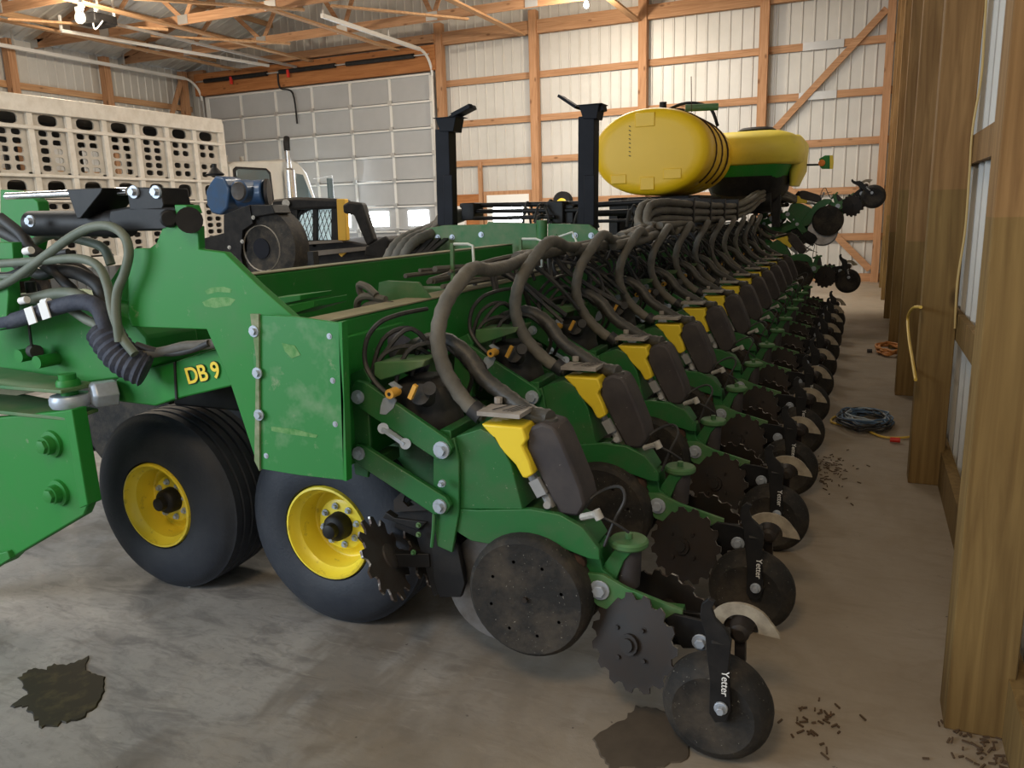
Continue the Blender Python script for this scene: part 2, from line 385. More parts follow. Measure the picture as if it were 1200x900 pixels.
# left wall posts
for i,y in enumerate([17.2,14.75,12.35,10.0]):
    lab=['timber post of the left wall next to the overhead door, behind the trailer','timber post of the left wall above the middle of the trailer','leftmost timber post seen above the trailer roof','timber post on the left wall near the left edge of the frame'][i]
    post('timber_post',XL+.09,XL+.27,y-.09,y+.09,5.5,'frame_wood_z',lab,'timber posts on the left wall')
mb().bar((XL+.3,15.9,3.0),(XL+.3,17.0,5.2),.13,.04,(1,0,0)).build('diagonal_brace','frame_wood_z',label='dark diagonal brace on the left wall near the overhead door',category='brace')
# diagonal braces on the back wall right corner
mb().bar((-1.93,YW+.035,2.9),(.14,YW+.035,5.1),.13,.035,(0,1,0)).build('diagonal_brace','frame_wood_x',label='long diagonal brace board at the top right corner of the far wall',category='brace')
mb().bar((-1.5,YW+.035,1.9),(.14,YW+.035,.24),.13,.035,(0,1,0)).build('diagonal_brace','frame_wood_x',label='lower diagonal brace board falling towards the far right corner',category='brace')
for x,z,w in ((-.95,4.58,.75),(-.66+-.35,3.65,.7),(-.75,.9,.5)):
    mb().box((x-w/2,YW+.055,z-.075),(x+w/2,YW+.075,z+.075)).build('splice_plate','galv',wb)
# header beam, overhead door
mb().box((DX0-.25,YW-.16,DZ+.02),(DX1+.2,YW-.02,DZ+.58)).build('trim_1','beam_wood',kind='structure',bevel=.005)
mb().box((DX0+2.,YW-.20,DZ+.62),(DX1+.2,YW-.06,DZ+.80)).build('trim_2','frame_wood_x',kind='structure')
mb().box((-9.5,YW-.06,5.42),(.3,YW+.06,5.70)).build('trim_3','frame_wood_x',kind='structure')
mb().box((XL+.05,YW-.06,5.3),(DX0,YW+.06,5.55)).build('trim_4','frame_wood_x',kind='structure')
door=empty('door_1',(DX0,YW,0),kind='structure')
rows=8; rh=DZ/rows
for k in range(rows):
    z0=k*rh; mb().box((DX0,YW,z0+.008),(DX1,YW+.04,z0+rh-.008)).build('door_panel','door_grey',door,bevel=.004)
    mb().box((DX0,YW-.06,z0+rh-.055),(DX1,YW,z0+rh-.012)).build('strut','rail_white',door)
nst=6
for j in range(nst+1):
    x=DX0+(DX1-DX0)*j/nst; w=.035 if 0<j<nst else .06
    mb().box((x-w,YW-.022,0.01),(x+w,YW,DZ-.01)).build('stile','rail_white',door)
    m=mb()
    for k in range(1,rows):
        m.box((x-.05,YW-.065,k*rh-.05),(x+.05,YW-.02,k*rh+.05))
    m.build('hinge','galv',door)
for j in range(nst):
    x0=DX0+(DX1-DX0)*(j+.28)/nst; x1=DX0+(DX1-DX0)*(j+.78)/nst
    if j in (1,2,4,5) or j==3:
        mb().box((x0,YW-.012,1.32),(x1,YW-.003,1.68)).build('window_pane','bright_pane' if j in(3,4,5) else 'dim_pane',door)
for x,s in ((DX0-.09,1),(DX1+.09,-1)):
    mb().box((x-.03,YW-.14,0),(x+.03,YW-.08,DZ-.1)).build('track','galv',door)
    r=[]; 
    for k in range(9):
        t=k/8*PI/2; r.append((x,YW-.11-.55*(1-math.cos(t)),DZ-.1+.5*math.sin(t)))
    mb().tube(r,.032,8,sm=False).build('track','rail_white',door)
    mb().bar((x,YW-.65,DZ+.40),(x,9.5 if s>0 else 13.25,DZ+.40),.06,.075).build('track','rail_white',door)
    for yy in ((15.,12.2,9.7) if s>0 else (15.6,13.3)): mb().bar((x,yy,DZ+.40),(x,yy,5.6),.03,.03).build('track_hanger','galv',door)
for x0,x1 in ((DX0+.2,DX0+2.3),(DX0+2.7,DX0+4.4),(DX1-2.2,DX1-.3)):
    mb().tube([(x0,YW-.25,DZ+.36),(x1,YW-.25,DZ+.36)],.055,12,sm=False).build('torsion_spring','black',door)
mb().cyl((DX0-.1,YW-.25,DZ+.36),(DX1+.1,YW-.25,DZ+.36),.018).build('torsion_shaft','galv',door)
for i,x in enumerate((DX0+1.55,DX0+3.4)):
    mb().bar((x-.4,YW-.3,DZ+.38),(x-.4,YW-.3,DZ+.20),.06,.05).build('spring_bracket','red',door)
mb().tube([(DX0+2.6,YW-.2,DZ+.4),(DX0+2.62,YW-.19,DZ+.0),(DX0+2.95,YW-.12,DZ-.15),(DX0+3.,YW-.1,DZ-.9)],.022,6).build('cable','black',door)
# opener rail and motor
xo=(DX0+DX1)/2-.2
mb().bar((xo,YW-.3,5.28),(xo,11.75,5.28),.06,.05).build('opener_rail','galv',door)
op=empty('door_opener',(xo,11.5,5.25),'white and black door opener motor hanging from the trusses at the top left','motor')
mb().box((xo-.22,11.25,5.2),(xo+.22,11.75,5.36)).build('housing','black',op,bevel=.02)
mb().cyl((xo-.12,11.2,5.28),(xo-.12,11.26,5.28),.11,18).build('motor_end','white_paint',op)
for sx in(-.2,.2):
    for yy in (11.3,11.7): mb().bar((xo+sx,yy,5.34),(xo+sx,yy,5.75),.03,.03).build('hanger','white_paint',op)
mb().box((xo-.20,11.24,5.17),(xo+.22,11.7,5.2)).build('base_tray','black',op)
mb().tube([(xo+.1,11.3,5.2),(xo+.2,11.25,5.05),(xo+.3,11.35,5.2)],.012,6).build('cable','white_paint',op)
ra=P(72,36,z=5.27);rb=P(315,77,z=5.27);mb().bar(ra,rb,.05,.06).build('track','rail_white',door);mb().bar(ra,ra+Vector((0,0,.28)),.04,.04).build('track_hanger','rail_white',door)
mb().box((xo-.32,11.3,5.25),(xo-.24,11.42,5.5)).build('cover','white_paint',op)
# white walk door and boards on the far wall
d2=empty('door_2',(-7.9,YW,0),kind='structure')
mb().box((-8.37,YW+.02,0),(-7.12,YW+.11,2.07)).build('door_frame','frame_wood_z',d2)
mb().box((-8.28,YW+.0,0.02),(-7.2,YW+.03,1.98)).build('door_panel','white_paint',d2)
mb().box((-8.12,YW-.01,1.35),(-7.36,YW+.001,1.74)).build('window_pane','bright_pane',d2)
mb().box((-8.5,YW+.02,0),(-8.4,YW+.08,2.75)).build('trim_5','frame_wood_z',kind='structure')
mb().box((-9.2,YW+.03,0),(-8.5,YW+.07,2.02)).build('plywood_board','beam_wood',label='brown plywood board on the far wall left of the white walk door',category='board')
mb().box((-9.15,YW-.1,.9),(-8.85,YW+.02,1.75)).build('wall_cabinet','white_paint',label='small white cabinet on the brown board beside the walk door',category='cabinet',bevel=.01)
t=empty('hose_reel',(-6.3,YW-.1,1.55),'yellow and black reel hanging on the far wall right of the walk door','reel')
mb().lathe((-6.3,YW-.25,1.78),(0,1,0),[(0,.2),(.03,.22),(.04,.12),(.14,.12),(.15,.22),(.18,.2)],20).build('drum','black',t)
mb().lathe((-6.3,YW-.27,1.72),(0,1,0),[(0,.1),(.02,.13),(.05,.13)],16).build('hub','yellow',t)
# trusses
def truss(y,x0,x1,label):
    t=empty('roof_truss',(XM,y,EAVE-.1),label,'roof truss','wooden roof trusses')
    mb().box((x0,y-.02,5.42),(x1,y+.02,5.60)).build('bottom_chord','frame_wood_x',t)
    for sx,xe in ((-1,XL+.1),(1,XR-.1)):
        mb().bar((xe,y,EAVE+.02),(XM,y,RIDGE-.2),.04,.16).build('top_chord','frame_wood_x',t)
    n=8
    for k in range(n):
        a=x0+(x1-x0)*k/n; b=x0+(x1-x0)*(k+.5)/n; c=x0+(x1-x0)*(k+1)/n
        zb=rooft(Vector((b,0,0)))-.2
        for e in (a,c):
            mb().bar((e,y+.03,5.5),(b,y+.03,max(zb,5.7)),.09,.035,(0,1,0)).build('web','frame_wood_x',t)
        mb().box((b-.11,y-.03,zb-.1),(b+.11,y-.022,zb+.1)).build('gusset_plate','galv',t)
        mb().box((a-.13,y-.03,5.43),(a+.13,y-.022,5.60)).build('gusset_plate','galv',t)
tl=['farthest roof truss, just in front of the far wall','second roof truss from the far wall','third roof truss from the far wall','fourth roof truss from the far wall','nearest roof truss at the upper edge of the picture','roof truss at the top left corner of the picture']
for i,y in enumerate((15.35,13.05,10.75,8.45)): truss(y,XL+.1,XR-.1,tl[i+1])
# lateral bracing boards running front to back above the bottom chords
for i,(x,y0,y1) in enumerate([(-12.9,8.4,17.4),(-10.4,8.4,17.4),(-7.2,8.4,17.4),(-4.6,8.4,17.4),(-15.2,8.4,17.4)]):
    mb().box((x-.07,y0,5.38),(x+.07,y1,5.42)).build('bracing_board','frame_wood_y',label=['light bracing board under the trusses behind the opener motor','light bracing board under the trusses left of the middle track','light bracing board ending at the post right of the overhead door','light bracing board under the trusses above the tanks','light bracing board under the trusses near the left wall'][i],category='board',group='bracing boards under the trusses')
for i,(x0,y0,x1,y1) in enumerate([(-14.9,10.9,-13.1,13.0),(-11.8,11.0,-9.8,13.1),(-9.2,13.1,-7.5,15.3),(-13.8,13.2,-11.9,15.3)]):
    mb().bar((x0,y0,5.358),(x1,y1,5.358),.09,.04).build('bracing_board','frame_wood_y',label=['diagonal bracing board left of the opener motor','diagonal bracing board right of the opener motor','diagonal bracing board near the header of the overhead door','diagonal bracing board above the livestock trailer'][i],category='board',group='bracing boards under the trusses')
# bulbs
for i,(u,v,z) in enumerate([(95,8,5.2),(687,6,5.22)]):
    p=P(u,v,z=z)
    b=empty('light_bulb',p,['glaring bulb at the top left under the trusses','small glowing bulb above the middle of the far wall'][i],'light bulb','bulbs under the trusses')
    mb().lathe(p,(0,0,1),[(-.05,.01),(-.04,.035),(0,.048),(.04,.035),(.07,.02)],16).build('globe','bulb',b)
    mb().cyl(p+Vector((0,0,.06)),p+Vector((0,0,.16)),.035).build('socket','white_paint',b)
    l=D.lights.new('bulb_light','POINT'); l.energy=[230,150][i]; l.color=(1,.84,.64); l.shadow_soft_size=.06
    lo=D.objects.new('bulb_light',l); lo.location=p-Vector((0,0,.12)); COL.objects.link(lo)

# ---------------------------------------------------------------- floor items
def blob(px,name,mt,z=.004,**k):
    q=[P(a,b,z=0) for a,b in px]; c=sum(q,Vector())/len(q)
    n=len(q); m=mb(); vs=[]
    r=random.Random(3)
    pts=[]
    for i in range(n):
        a=q[i];b=q[(i+1)%n]
        for j in range(5):
            t=j/5; p=a.lerp(b,t); p=p+(p-c)*r.uniform(-.09,.05); pts.append(p)
    N=len(pts)
    vs=[(p.x,p.y,.0005) for p in pts]+[(c.x+(p.x-c.x)*.97,c.y+(p.y-c.y)*.97,z) for p in pts]
    m.add(vs,[tuple(range(N,2*N))]+[(i,(i+1)%N,(i+1)%N+N,i+N) for i in range(N)])
    return m.build(name,mt,origin=(c.x,c.y,0),smooth=2,**k)
blob([(8,830),(30,815),(22,795),(35,783),(52,785),(60,778),(78,780),(103,770),(104,788),(126,793),(120,815),(105,838),(78,848),(52,856),(38,842),(30,830)],'oil_stain','oil',label='dark oily puddle on the floor at the lower left',category='stain')
blob([(695,862),(730,842),(745,828),(775,830),(795,850),(812,868),(805,890),(760,905),(715,902),(700,885)],'damp_patch','damp',z=.003,label='brown damp patch on the concrete near the front press wheel',category='stain')
def debris(cu,cv,n,spread,label):
    c=P(cu,cv,z=0); m=mb(); r=random.Random(cu)
    for i in range(n):
        x=c.x+r.gauss(0,spread);y=c.y+r.gauss(0,spread*1.5);a=r.uniform(0,PI);l=r.uniform(.003,.015)
        m.bar((x-l*math.cos(a),y-l*math.sin(a),.004),(x+l*math.cos(a),y+l*math.sin(a),.006),.005,.004)
    m.build('straw_debris','straw',origin=(c.x,c.y,0),label=label,category='debris',kind='stuff')
debris(965,552,120,.10,'scattered brown chaff on the floor beside the press wheels')
debris(965,850,34,.045,'clump of chaff and dirt near the lower right of the floor')
debris(1150,870,70,.06,'crumbs of bark and dirt at the foot of the nearest timber post')
# cords
def coil(cx,cy,rx,ry,r,turns,seed,z0=.012,jit=.04):
    R=random.Random(seed); pts=[]; n=turns*14
    for i in range(n):
        a=2*PI*i/14+R.uniform(-.1,.1); k=1+R.uniform(-.25,.12)
        pts.append((cx+math.cos(a)*rx*k,cy+math.sin(a)*ry*k,z0+i/n*.05+R.uniform(0,.012)))
    return mb().tube(pts,r,6)
t=empty('cord_pile',(.07,6.05,0),'loose pile of blue and pale cords on the floor behind the second right post','cord')
coil(.08,6.05,.17,.22,.006,9,1).build('blue_cord','cord_blue',t)
coil(.09,6.1,.15,.20,.005,7,2).build('pale_cord','cord_pale',t)
coil(.07,6.0,.17,.25,.006,5,5).build('dark_cord','hose_black',t)
t=empty('extension_cord',(0,5.8,0),'yellow and orange extension cord lying around the blue cord pile','cord')
mb().tube([P(a,b,z=.012) for a,b in [(1000,490),(980,488),(974,494),(990,498),(1005,495),(1018,505),(1035,512),(1055,513),(1066,512)]],.008,7).build('cable','cord_yellow',t)
p=P(1043,515,z=.02); mb().cyl(p,p+Vector((.06,0,0)),.016).build('plug','red',t)
p=P(1042,413,z=0); t=empty('orange_cord_coil',(p.x,p.y,0),'coil of orange cord at the foot of the fourth right post','cord')
coil(p.x,p.y,.12,.30,.012,5,3,.014).build('cable','cord_orange',t)
q=P(1016,411,z=.02); mb().cyl(q,q+Vector((.05,0,.0)),.02).build('plug','hose_black',t)
mb().tube([P(1079,360,x=.29),P(1070,361,x=.29),P(1064,372,x=.29),P(1065,395,x=.29),P(1069,420,x=.29),P(1073,445,x=.29)],.009,7).build('hanging_cord','cord_yellow',label='yellow cord hanging in a loop beside the third right post',category='cord')
m=mb(); pts=[P(u,v,y=4.765) for u,v in [(1158,-40),(1154,30),(1150,90),(1140,150),(1136,205),(1131,270),(1122,330),(1119,385)]]
m.tube(pts,.006,7)
m.build('stapled_cable','cord_tan',label='tan cable stapled down the side of the second right post',category='cable')
mb().box((.40,3.2,1.78),(.465,3.3,3.4)).build('grey_board','alu_dark',label='weathered grey board upright on the right wall between the two nearest posts',category='board')
# litter under the left tyre
mb().box((-2.66,2.35,0),(-2.6,2.38,.012)).build('paper_scrap','white_paint',label='tiny white paper scrap on the floor by the left tyre',category='litter')

# ---------------------------------------------------------------- planter
PL=empty('planter',(-2.2,2.3,0),'long green row crop planter with yellow meters, standing folded along the right wall','planter')
def pl(m,name,mt,**k): return m.build(name,mt,PL,**k)
S=.76; UY=2.25; O0=Vector((-1.5,UY,.9))
def V(u,v,y): return P(u,v,y=y)
UNIT_N=13
def row_unit():
    R=mb()
    # mounting bracket, rear upright, hopper support, main beam (body mesh of the unit)
    for y in (2.14,2.35): 
        R.pp([(409,440),(426,431),(434,446),(431,472),(434,520),(431,560),(416,556),(408,500)],y,.014)
        R.pp([(508,521),(532,513),(538,540),(538,600),(530,648),(512,640),(507,600)],y,.014)
    R.box((-1.53,2.15,.98),(-1.49,2.35,1.03)); R.box((-1.53,2.15,.70),(-1.49,2.35,.74))
    R.box((-1.21,2.15,.60),(-1.17,2.35,.88))
    # body: box under the meter
    q=[V(a,b,2.15) for a,b in [(533,512),(562,503),(580,512),(598,545),(612,598),(534,597)]]
    R.ext([(p.x,p.z) for p in q],2.155,2.345)
    # beam arc
    for y in (2.15,2.325):
        R.pp([(530,596),(560,598),(622,597),(655,603),(682,618),(702,643),(703,657),(690,655),(660,643),(620,638),(585,640),(552,634),(533,622)],y,.022)
    R.pp([(560,604),(622,603),(655,609),(682,624),(695,645),(660,632),(620,628),(565,628)],2.17,.16)
    # tail bracket (Y shaped)
    R.pp([(668,648),(692,642),(702,646),(706,668),(717,676),(724,690),(708,702),(692,700),(678,684),(668,672)],2.19,.12)
    R.pp([(703,668),(713,654),(721,643),(735,640),(745,643),(738,650),(731,658),(722,680),(708,690)],2.205,.09)
    u=R.build('row_unit','unit_green_shaded',PL,origin=O0,bevel=.003,label='')
    del u['label']
    def sp(m,name,mt,**k): return m.build(name,mt,u,**k)
    # parallel arms
    for y in (2.115,2.365):
        sp(mb().pp([(411,454),(417,446),(427,448),(523,514),(530,525),(525,536),(512,539),(420,478),(412,468)],y,.02),'parallel_arm','unit_green_shaded',bevel=.003)
        sp(mb().pp([(411,528),(418,521),(428,524),(522,583),(528,593),(522,603),(508,603),(420,545),(412,538)],y,.02),'parallel_arm','unit_green_shaded',bevel=.003)
    for a,b,r in ((420,465,.017),(421,531,.017),(518,527,.021),(516,593,.018),(519,566,.009)):
        sp(mb().bolt(V(a,b,2.115),(0,-1,0),r,.022),'pivot_bolt','zinc')
    m=mb(); m.cyl(V(449,502,2.1),V(449,502,2.12),.018); m.cyl(V(475,520,2.1),V(475,520,2.12),.018); m.bar(V(449,502,2.105),V(475,520,2.105),.012,.022,(0,1,0))
    sp(m,'steel_link','zinc')
    sp(mb().pp([(432,446),(470,470),(520,520),(528,590),(500,590),(470,560),(455,520),(436,500)],2.385,.012),'back_plate','unit_green_shaded')
    # gauge wheels: rubber tyre + dished face
    def gw(y0,dirn):
        c=V(615,703,2.10); c.y=y0; d=(0,dirn,0)
        m=mb(); m.lathe(c,d,[(.0,.150),(-.004,.185),(.006,.197),(.02,.203),(.055,.2055),(.09,.203),(.104,.195),(.108,.17)],40)
        m.mt(1).lathe(c,d,[(.0,.153),(.012,.148),(.016,.135),(.010,.10),(.022,.07),(.026,.05),(.004,.045),(.004,.0)],40,caps=False)
        m.mt(2)
        for k in range(8):
            a=2*PI*k/8+.3; p=c+Vector((math.cos(a)*.125,.012*dirn,math.sin(a)*.125)); m.bolt(p,(0,-dirn,0),.007,.012)
        m.bolt(c+Vector((0,.006*dirn,0)),(0,-dirn,0),.011,.016)
        m.bolt(c+Vector((.04,.015*dirn,.03)),(0,-dirn,0),.007,.012); m.bolt(c+Vector((-.03,.015*dirn,.045)),(0,-dirn,0),.007,.012)
        return sp(m,'gauge_wheel',['rubber','wheel_dark','dark_steel'])
    gw(2.105,1); gw(2.395,-1)
    # disc openers
    for y,s in ((2.232,-.07),(2.262,.07)):
        c=V(588,688,y); c.y=y
        m=mb().lathe(c,(s*1.0,1,0),[(0,.02),(.001,.198),(.005,.198),(.006,.02)],40); sp(m,'opener_disc','steel')
    # row cleaner
    c=V(450,655,2.14); m=mb().toothed(c,(.85,.25,.45),.155,13,.036,.008,.6); m.lathe(c,(.85,.25,.45),[(-.03,.05),(.03,.045),(.04,.02)],14)
    sp(m,'row_cleaner_wheel',['worn_steel','edge_steel'])
    c=V(520,650,2.40); c=Vector((-1.40,2.36,.38)); m=mb().toothed(c,(.93,.10,.33),.165,13,.034,.008,.6); m.lathe(c,(.93,.10,.33),[(-.03,.045),(.03,.045)],14)
    sp(m,'row_cleaner_wheel',['worn_steel','edge_steel'])
    m=mb()
    m.pp([(466,605),(470,592),(500,590),(524,600),(528,650),(520,692),(508,700),(500,672),(488,630),(462,618)],2.19,.12)
    m.pp([(505,632),(522,612),(536,640),(545,684),(540,700),(515,700),(508,680)],2.17,.02)
    m.pp([(462,607),(452,600),(448,607),(490,622),(500,612)],2.18,.03)
    m.bar(V(452,655,2.16),V(505,655,2.2),.03,.05)
    sp(m,'row_cleaner_bracket','black',bevel=.003)
    sp(mb().pp([(462,600),(461,586),(470,577),(475,578),(472,588),(478,594),(486,592),(481,588),(490,578),(500,575),(505,586),(502,598)],2.17,.01),'clearance_hook','dark_steel')
    m=mb()
    for a,b in ((491,615),(491,626),(485,647),(520,632)): m.bolt(V(a,b,2.165),(0,-1,0),.007,.012)
    m.tube([V(509,600,2.13),V(508,620,2.13),V(506,641,2.13)],.006,6,sm=False)
    sp(m,'adjusting_rod','green_dusty')
    # black drum (air bag) and its bracket, sensor plate, connector
    m=mb(); c=Vector((-1.33,2.30,.93)); m.lathe(c-Vector((0,0,.13)),(0,0,1),[(0,.07),(.03,.105),(.07,.12),(.11,.11),(.13,.11),(.17,.12),(.20,.11),(.22,.07)],20)
    m.cyl(V(492,462,2.16),V(512,470,2.3),.035,14); m.cyl(V(503,455,2.15),V(503,455,2.22),.022)
    sp(m,'air_spring','hose_black')
    m=mb().pp([(438,425),(498,422),(495,430),(462,441),(446,446),(438,440)],2.17,.15); sp(m,'spring_bracket','green_dusty',bevel=.004)
    m=mb().pp([(446,476),(449,467),(458,463),(464,469),(461,478),(452,486),(445,485)],2.112,.006); m.pp([(455,450),(458,448),(468,455),(466,459)],2.13,.02)
    sp(m,'sensor_plate','zinc')
    m=mb(); p=V(456,462,2.09); m.cyl(p,p+Vector((0,.05,0)),.016,12); m.mt(1).cyl(p+Vector((0,-.002,0)),p+Vector((0,.0,0)),.006,10); m.mt(0)
    sp(m,'connector',['amber','ink'])
    p=V(484,460,2.12); sp(mb().bar(p+Vector((-.012,0,-.02)),p+Vector((.012,0,.025)),.014,.014),'orange_clip','amber')
    # yellow mini hopper with lid
    m=mb().pp([(563,497),(612,501),(617,516),(612,523),(620,540),(625,556),(617,561),(612,560),(604,545),(585,525),(574,509)],2.155,.105)
    sp(m,'mini_hopper','yellow',bevel=.006)
    m=mb(); q=[V(a,b,2.14) for a,b in [(560,494),(612,500),(614,496),(574,487),(562,489)]]
    z=.955; m.box((-1.075,2.150,.936),(-.93,2.258,.950)); m.tube([(-1.05,2.26,.953),(-1.05,2.26,.972)],.014,8,sm=False)
    m.mt(1)
    for k,(x0,x1) in enumerate([(-1.03,-1.0),(-.995,-.985),(-.98,-.972),(-.966,-.955)]):
        m.bar((x0,2.17,.954),(x0+.03,2.25,.954),.006,.001)
    sp(m,'hopper_lid',['lid_label','ink'],bevel=.002)
    # meter housing: tall dark shell with rounded top
    q=[(617,512),(622,501),(634,496),(648,500),(656,512),(668,540),(681,572),(686,592),(678,606),(656,604),(642,578),(626,545),(617,526)]
    m=mb().pp(q,2.18,.13); m.mt(0)
    sp(m,'meter_housing','meter_shell',bevel=.010)
    m=mb().tube([V(613,520,2.20),V(618,540,2.20),V(625,560,2.20),V(640,580,2.2),V(646,594,2.2)],.016,8)
    m.bar(V(626,562,2.18),V(636,580,2.18),.02,.035); m.cyl(V(641,592,2.16),V(641,592,2.24),.012)
    m.bar(V(613,505,2.2),V(620,510,2.2),.02,.02)
    sp(m,'seed_chute','grey_plastic')
    # handle, wires
    m=mb().tube([V(682,606,2.16),V(700,602,2.13)],.011,8,sm=False); m.cyl(V(698,598,2.13),V(703,608,2.13),.014); sp(m,'lever','white_dirty')
    m=mb().tube([V(701,604,2.16),V(720,613,2.17),V(737,624,2.19)],.004,6)
    m.tube([V(675,600,2.2),V(700,578,2.25),V(725,570,2.25),V(732,585,2.2),V(720,610,2.18),V(708,640,2.17)],.005,6)
    sp(m,'cable','hose_black')
    # tail: cap, spring, pivot
    c=V(737,635,2.25); m=mb().lathe(c,(0,0,1),[(-.012,.056),(-.006,.061),(.006,.061),(.012,.055)],24); m.cyl(c,c+Vector((0,0,.03)),.012,8); sp(m,'spring_cap','green_dusty')
    m=mb().lathe(c-Vector((0,0,.012)),(0,0,-1),[(0,.034),(.01,.04),(.09,.037),(.13,.034),(.14,.02),(.19,.018)],18); sp(m,'spring_cylinder','meter_shell')
    m=mb().lathe(V(672,660,2.17),(0,1,0),[(-.04,.012),(-.03,.018),(-.01,.03),(0,.038),(.16,.038)],18); sp(m,'pivot_boss','rust')
    # closing arm
    m=mb()
    for y in (2.17,2.305):
        m.pp([(688,672),(706,674),(735,690),(800,716),(798,732),(782,738),(730,722),(700,710),(684,692)],y,.016)
    m.bar(V(770,722,2.24),V(798,725,2.24),.14,.03)
    m.mt(1); m.bolt(V(703,691,2.17),(0,-1,0),.024,.02)
    sp(m,'closing_arm',['green_dusty','zinc'],bevel=.002)
    m=mb().pp([(776,728),(790,720),(820,727),(845,738),(852,755),(836,760),(800,760),(788,744)],2.16,.012)
    m.pp([(776,726),(795,716),(835,722),(850,738),(840,748),(790,744)],2.27,.012); m.mt(1); m.bolt(V(821,752,2.16),(0,-1,0),.019,.02); m.mt(0)
    m.box(tuple(V(800,745,2.17)-Vector((.03,0,.02))),tuple(V(800,745,2.28)+Vector((.06,0,.03))))
    sp(m,'tail_bracket',['black','zinc'],bevel=.002)
    # notched closing discs
    d=Vector((-.28,-.93,.22)); c=V(743,753,2.13); m=mb().toothed(c,d,.150,15,.020,.006,.62)
    d=d.normalized(); m.cyl(c,c+d*.035,.032,14); m.cyl(c+d*.035,c+d*.045,.020,12)
    _,a,b=m.frame(d)
    for k in range(4):
        t=k*PI/2+.6; p=c+(a*math.cos(t)+b*math.sin(t))*.062; m.bolt(p+d*.012,d,.008,.014)
    sp(m,'notched_disc',['dark_steel','edge_steel'])
    d=Vector((.22,.93,.22)).normalized(); c=V(743,753,2.13)+Vector((.05,.24,.0)); m=mb().toothed(c,d,.150,15,.020,.006,.62); m.cyl(c,c+d*.035,.03,14)
    sp(m,'notched_disc',['dark_steel','edge_steel'])
    # press wheel
    c=V(838,842,2.06); c.z=.157
    d=Vector((-.05,-1,.0)).normalized()
    m=mb().lathe(c+d*.035,-d,[(0,.10),(-.004,.115),(.004,.132),(.018,.146),(.04,.155),(.06,.1565),(.08,.155),(.10,.146),(.112,.13),(.115,.11),(.11,.05)],40)
    m.mt(1).lathe(c+d*.035,-d,[(.0,.12),(.016,.112),(.02,.07),(.012,.05),(.02,.03),(.02,.0)],36,caps=False)
    m.mt(2)
    for k in range(5):
        t=2*PI*k/5+.4; m.bolt(c+d*.018+Vector((math.cos(t)*.085,0,math.sin(t)*.085)),d,.008,.010)
    sp(m,'press_wheel',['rubber','wheel_dark','zinc'])
    m=mb(); y=2.0
    m.pp([(826,742),(820,722),(822,708),(830,702),(838,706),(834,714),(838,726),(850,738),(857,752),(853,790),(857,832),(851,846),(838,847),(831,836),(832,800),(828,765)],y,.016)
    m.mt(1); m.bolt(V(845,829,2.0),(0,-1,0),.014,.025); m.mt(0); m.cyl(V(845,829,2.0),V(845,829,2.06),.014)
    m.bar(V(845,745,2.01),V(845,745,2.20),.05,.05)
    sp(m,'press_wheel_arm',['black','zinc'],bevel=.002)
    # lettering reads down the arm
    p=V(846,786,1.998); Mt=Matrix.Translation(p)@Matrix.Rotation(math.radians(90),4,'X')@Matrix.Rotation(math.radians(-90),4,'Z')
    sp(mb().text('Yetter',.029,Mt,.0006),'arm_lettering','white_paint')
    # crescent shield with hub
    c=V(868,737,2.22); m=mb(); pts=[];n=16
    for k in range(n+1):
        t=math.radians(-8+180*k/n); pts.append((c.x+math.cos(t)*(.093+.02*max(0,1-k/3)),c.z+math.sin(t)*.080))
    for k in range(n,-1,-1):
        t=math.radians(-8+180*k/n); pts.append((c.x+math.cos(t)*.05,c.z+math.sin(t)*.045))
    for i in range(n):
        q=[pts[i],pts[i+1],pts[2*n-i],pts[2*n+1-i]]; m.ext(q,c.y,c.y+.05 if False else c.y+.012)
    sp(m,'crescent_shield','shield')
    m=mb().lathe(c,(0,1,0),[(-.04,.016),(-.03,.028),(0,.030),(.02,.036),(.06,.036)],16); m.bar(c+Vector((0,.03,0)),c+Vector((-.11,.03,.0)),.03,.04); m.bar(c,c+Vector((-.0,.02,-.12)),.03,.035)
    sp(m,'shield_hub','dark_steel')
    # hoses
    m=mb().tube([(-1.075,2.21,.925),(-1.13,2.21,.95),(-1.21,2.215,1.05),(-1.245,2.23,1.16),(-1.235,2.27,1.265),(-1.22,2.36,1.335),(-1.24,2.50,1.365),(-1.27,2.70,1.345),(-1.30,2.95,1.345),(-1.36,3.30,1.36)],.0240,12,rib=1)
    sp(m,'seed_hose','hose')
    m=mb().tube([V(645,490,2.24),V(622,484,2.27),V(595,465,2.3),(-1.13,2.32,1.02),(-1.20,2.33,1.10),(-1.30,2.34,1.14),(-1.42,2.36,1.10),(-1.50,2.40,1.05)],.026,10,rib=1)
    m.cyl(V(645,490,2.24),V(646,505,2.24),.024)
    sp(m,'vacuum_hose','vac_hose')
    m=mb().cyl((-1.085,2.21,.92),(-1.12,2.21,.945),.031,12); sp(m,'hose_clamp','hose_black')
    m=mb(); r=random.Random(4)
    for k in range(5):
        x=-1.46+r.uniform(-.06,.1); y=2.2+r.uniform(-.05,.1)
        m.tube([(x,y,.98),(x+.04,y+.04,1.10+r.uniform(-.03,.05)),(x+.13,y+.1,1.14+r.uniform(-.03,.05)),(x+.2,y+.18,1.03),(x+.15,y+.24,.93)],.008,6)
    m.tube([V(455,462,2.11),V(440,448,2.11),V(428,425,2.12),V(430,398,2.13),V(445,378,2.15),V(470,368,2.25),V(500,362,2.5)],.008,6)
    sp(m,'wiring','hose_black')
    return u
unit=row_unit()
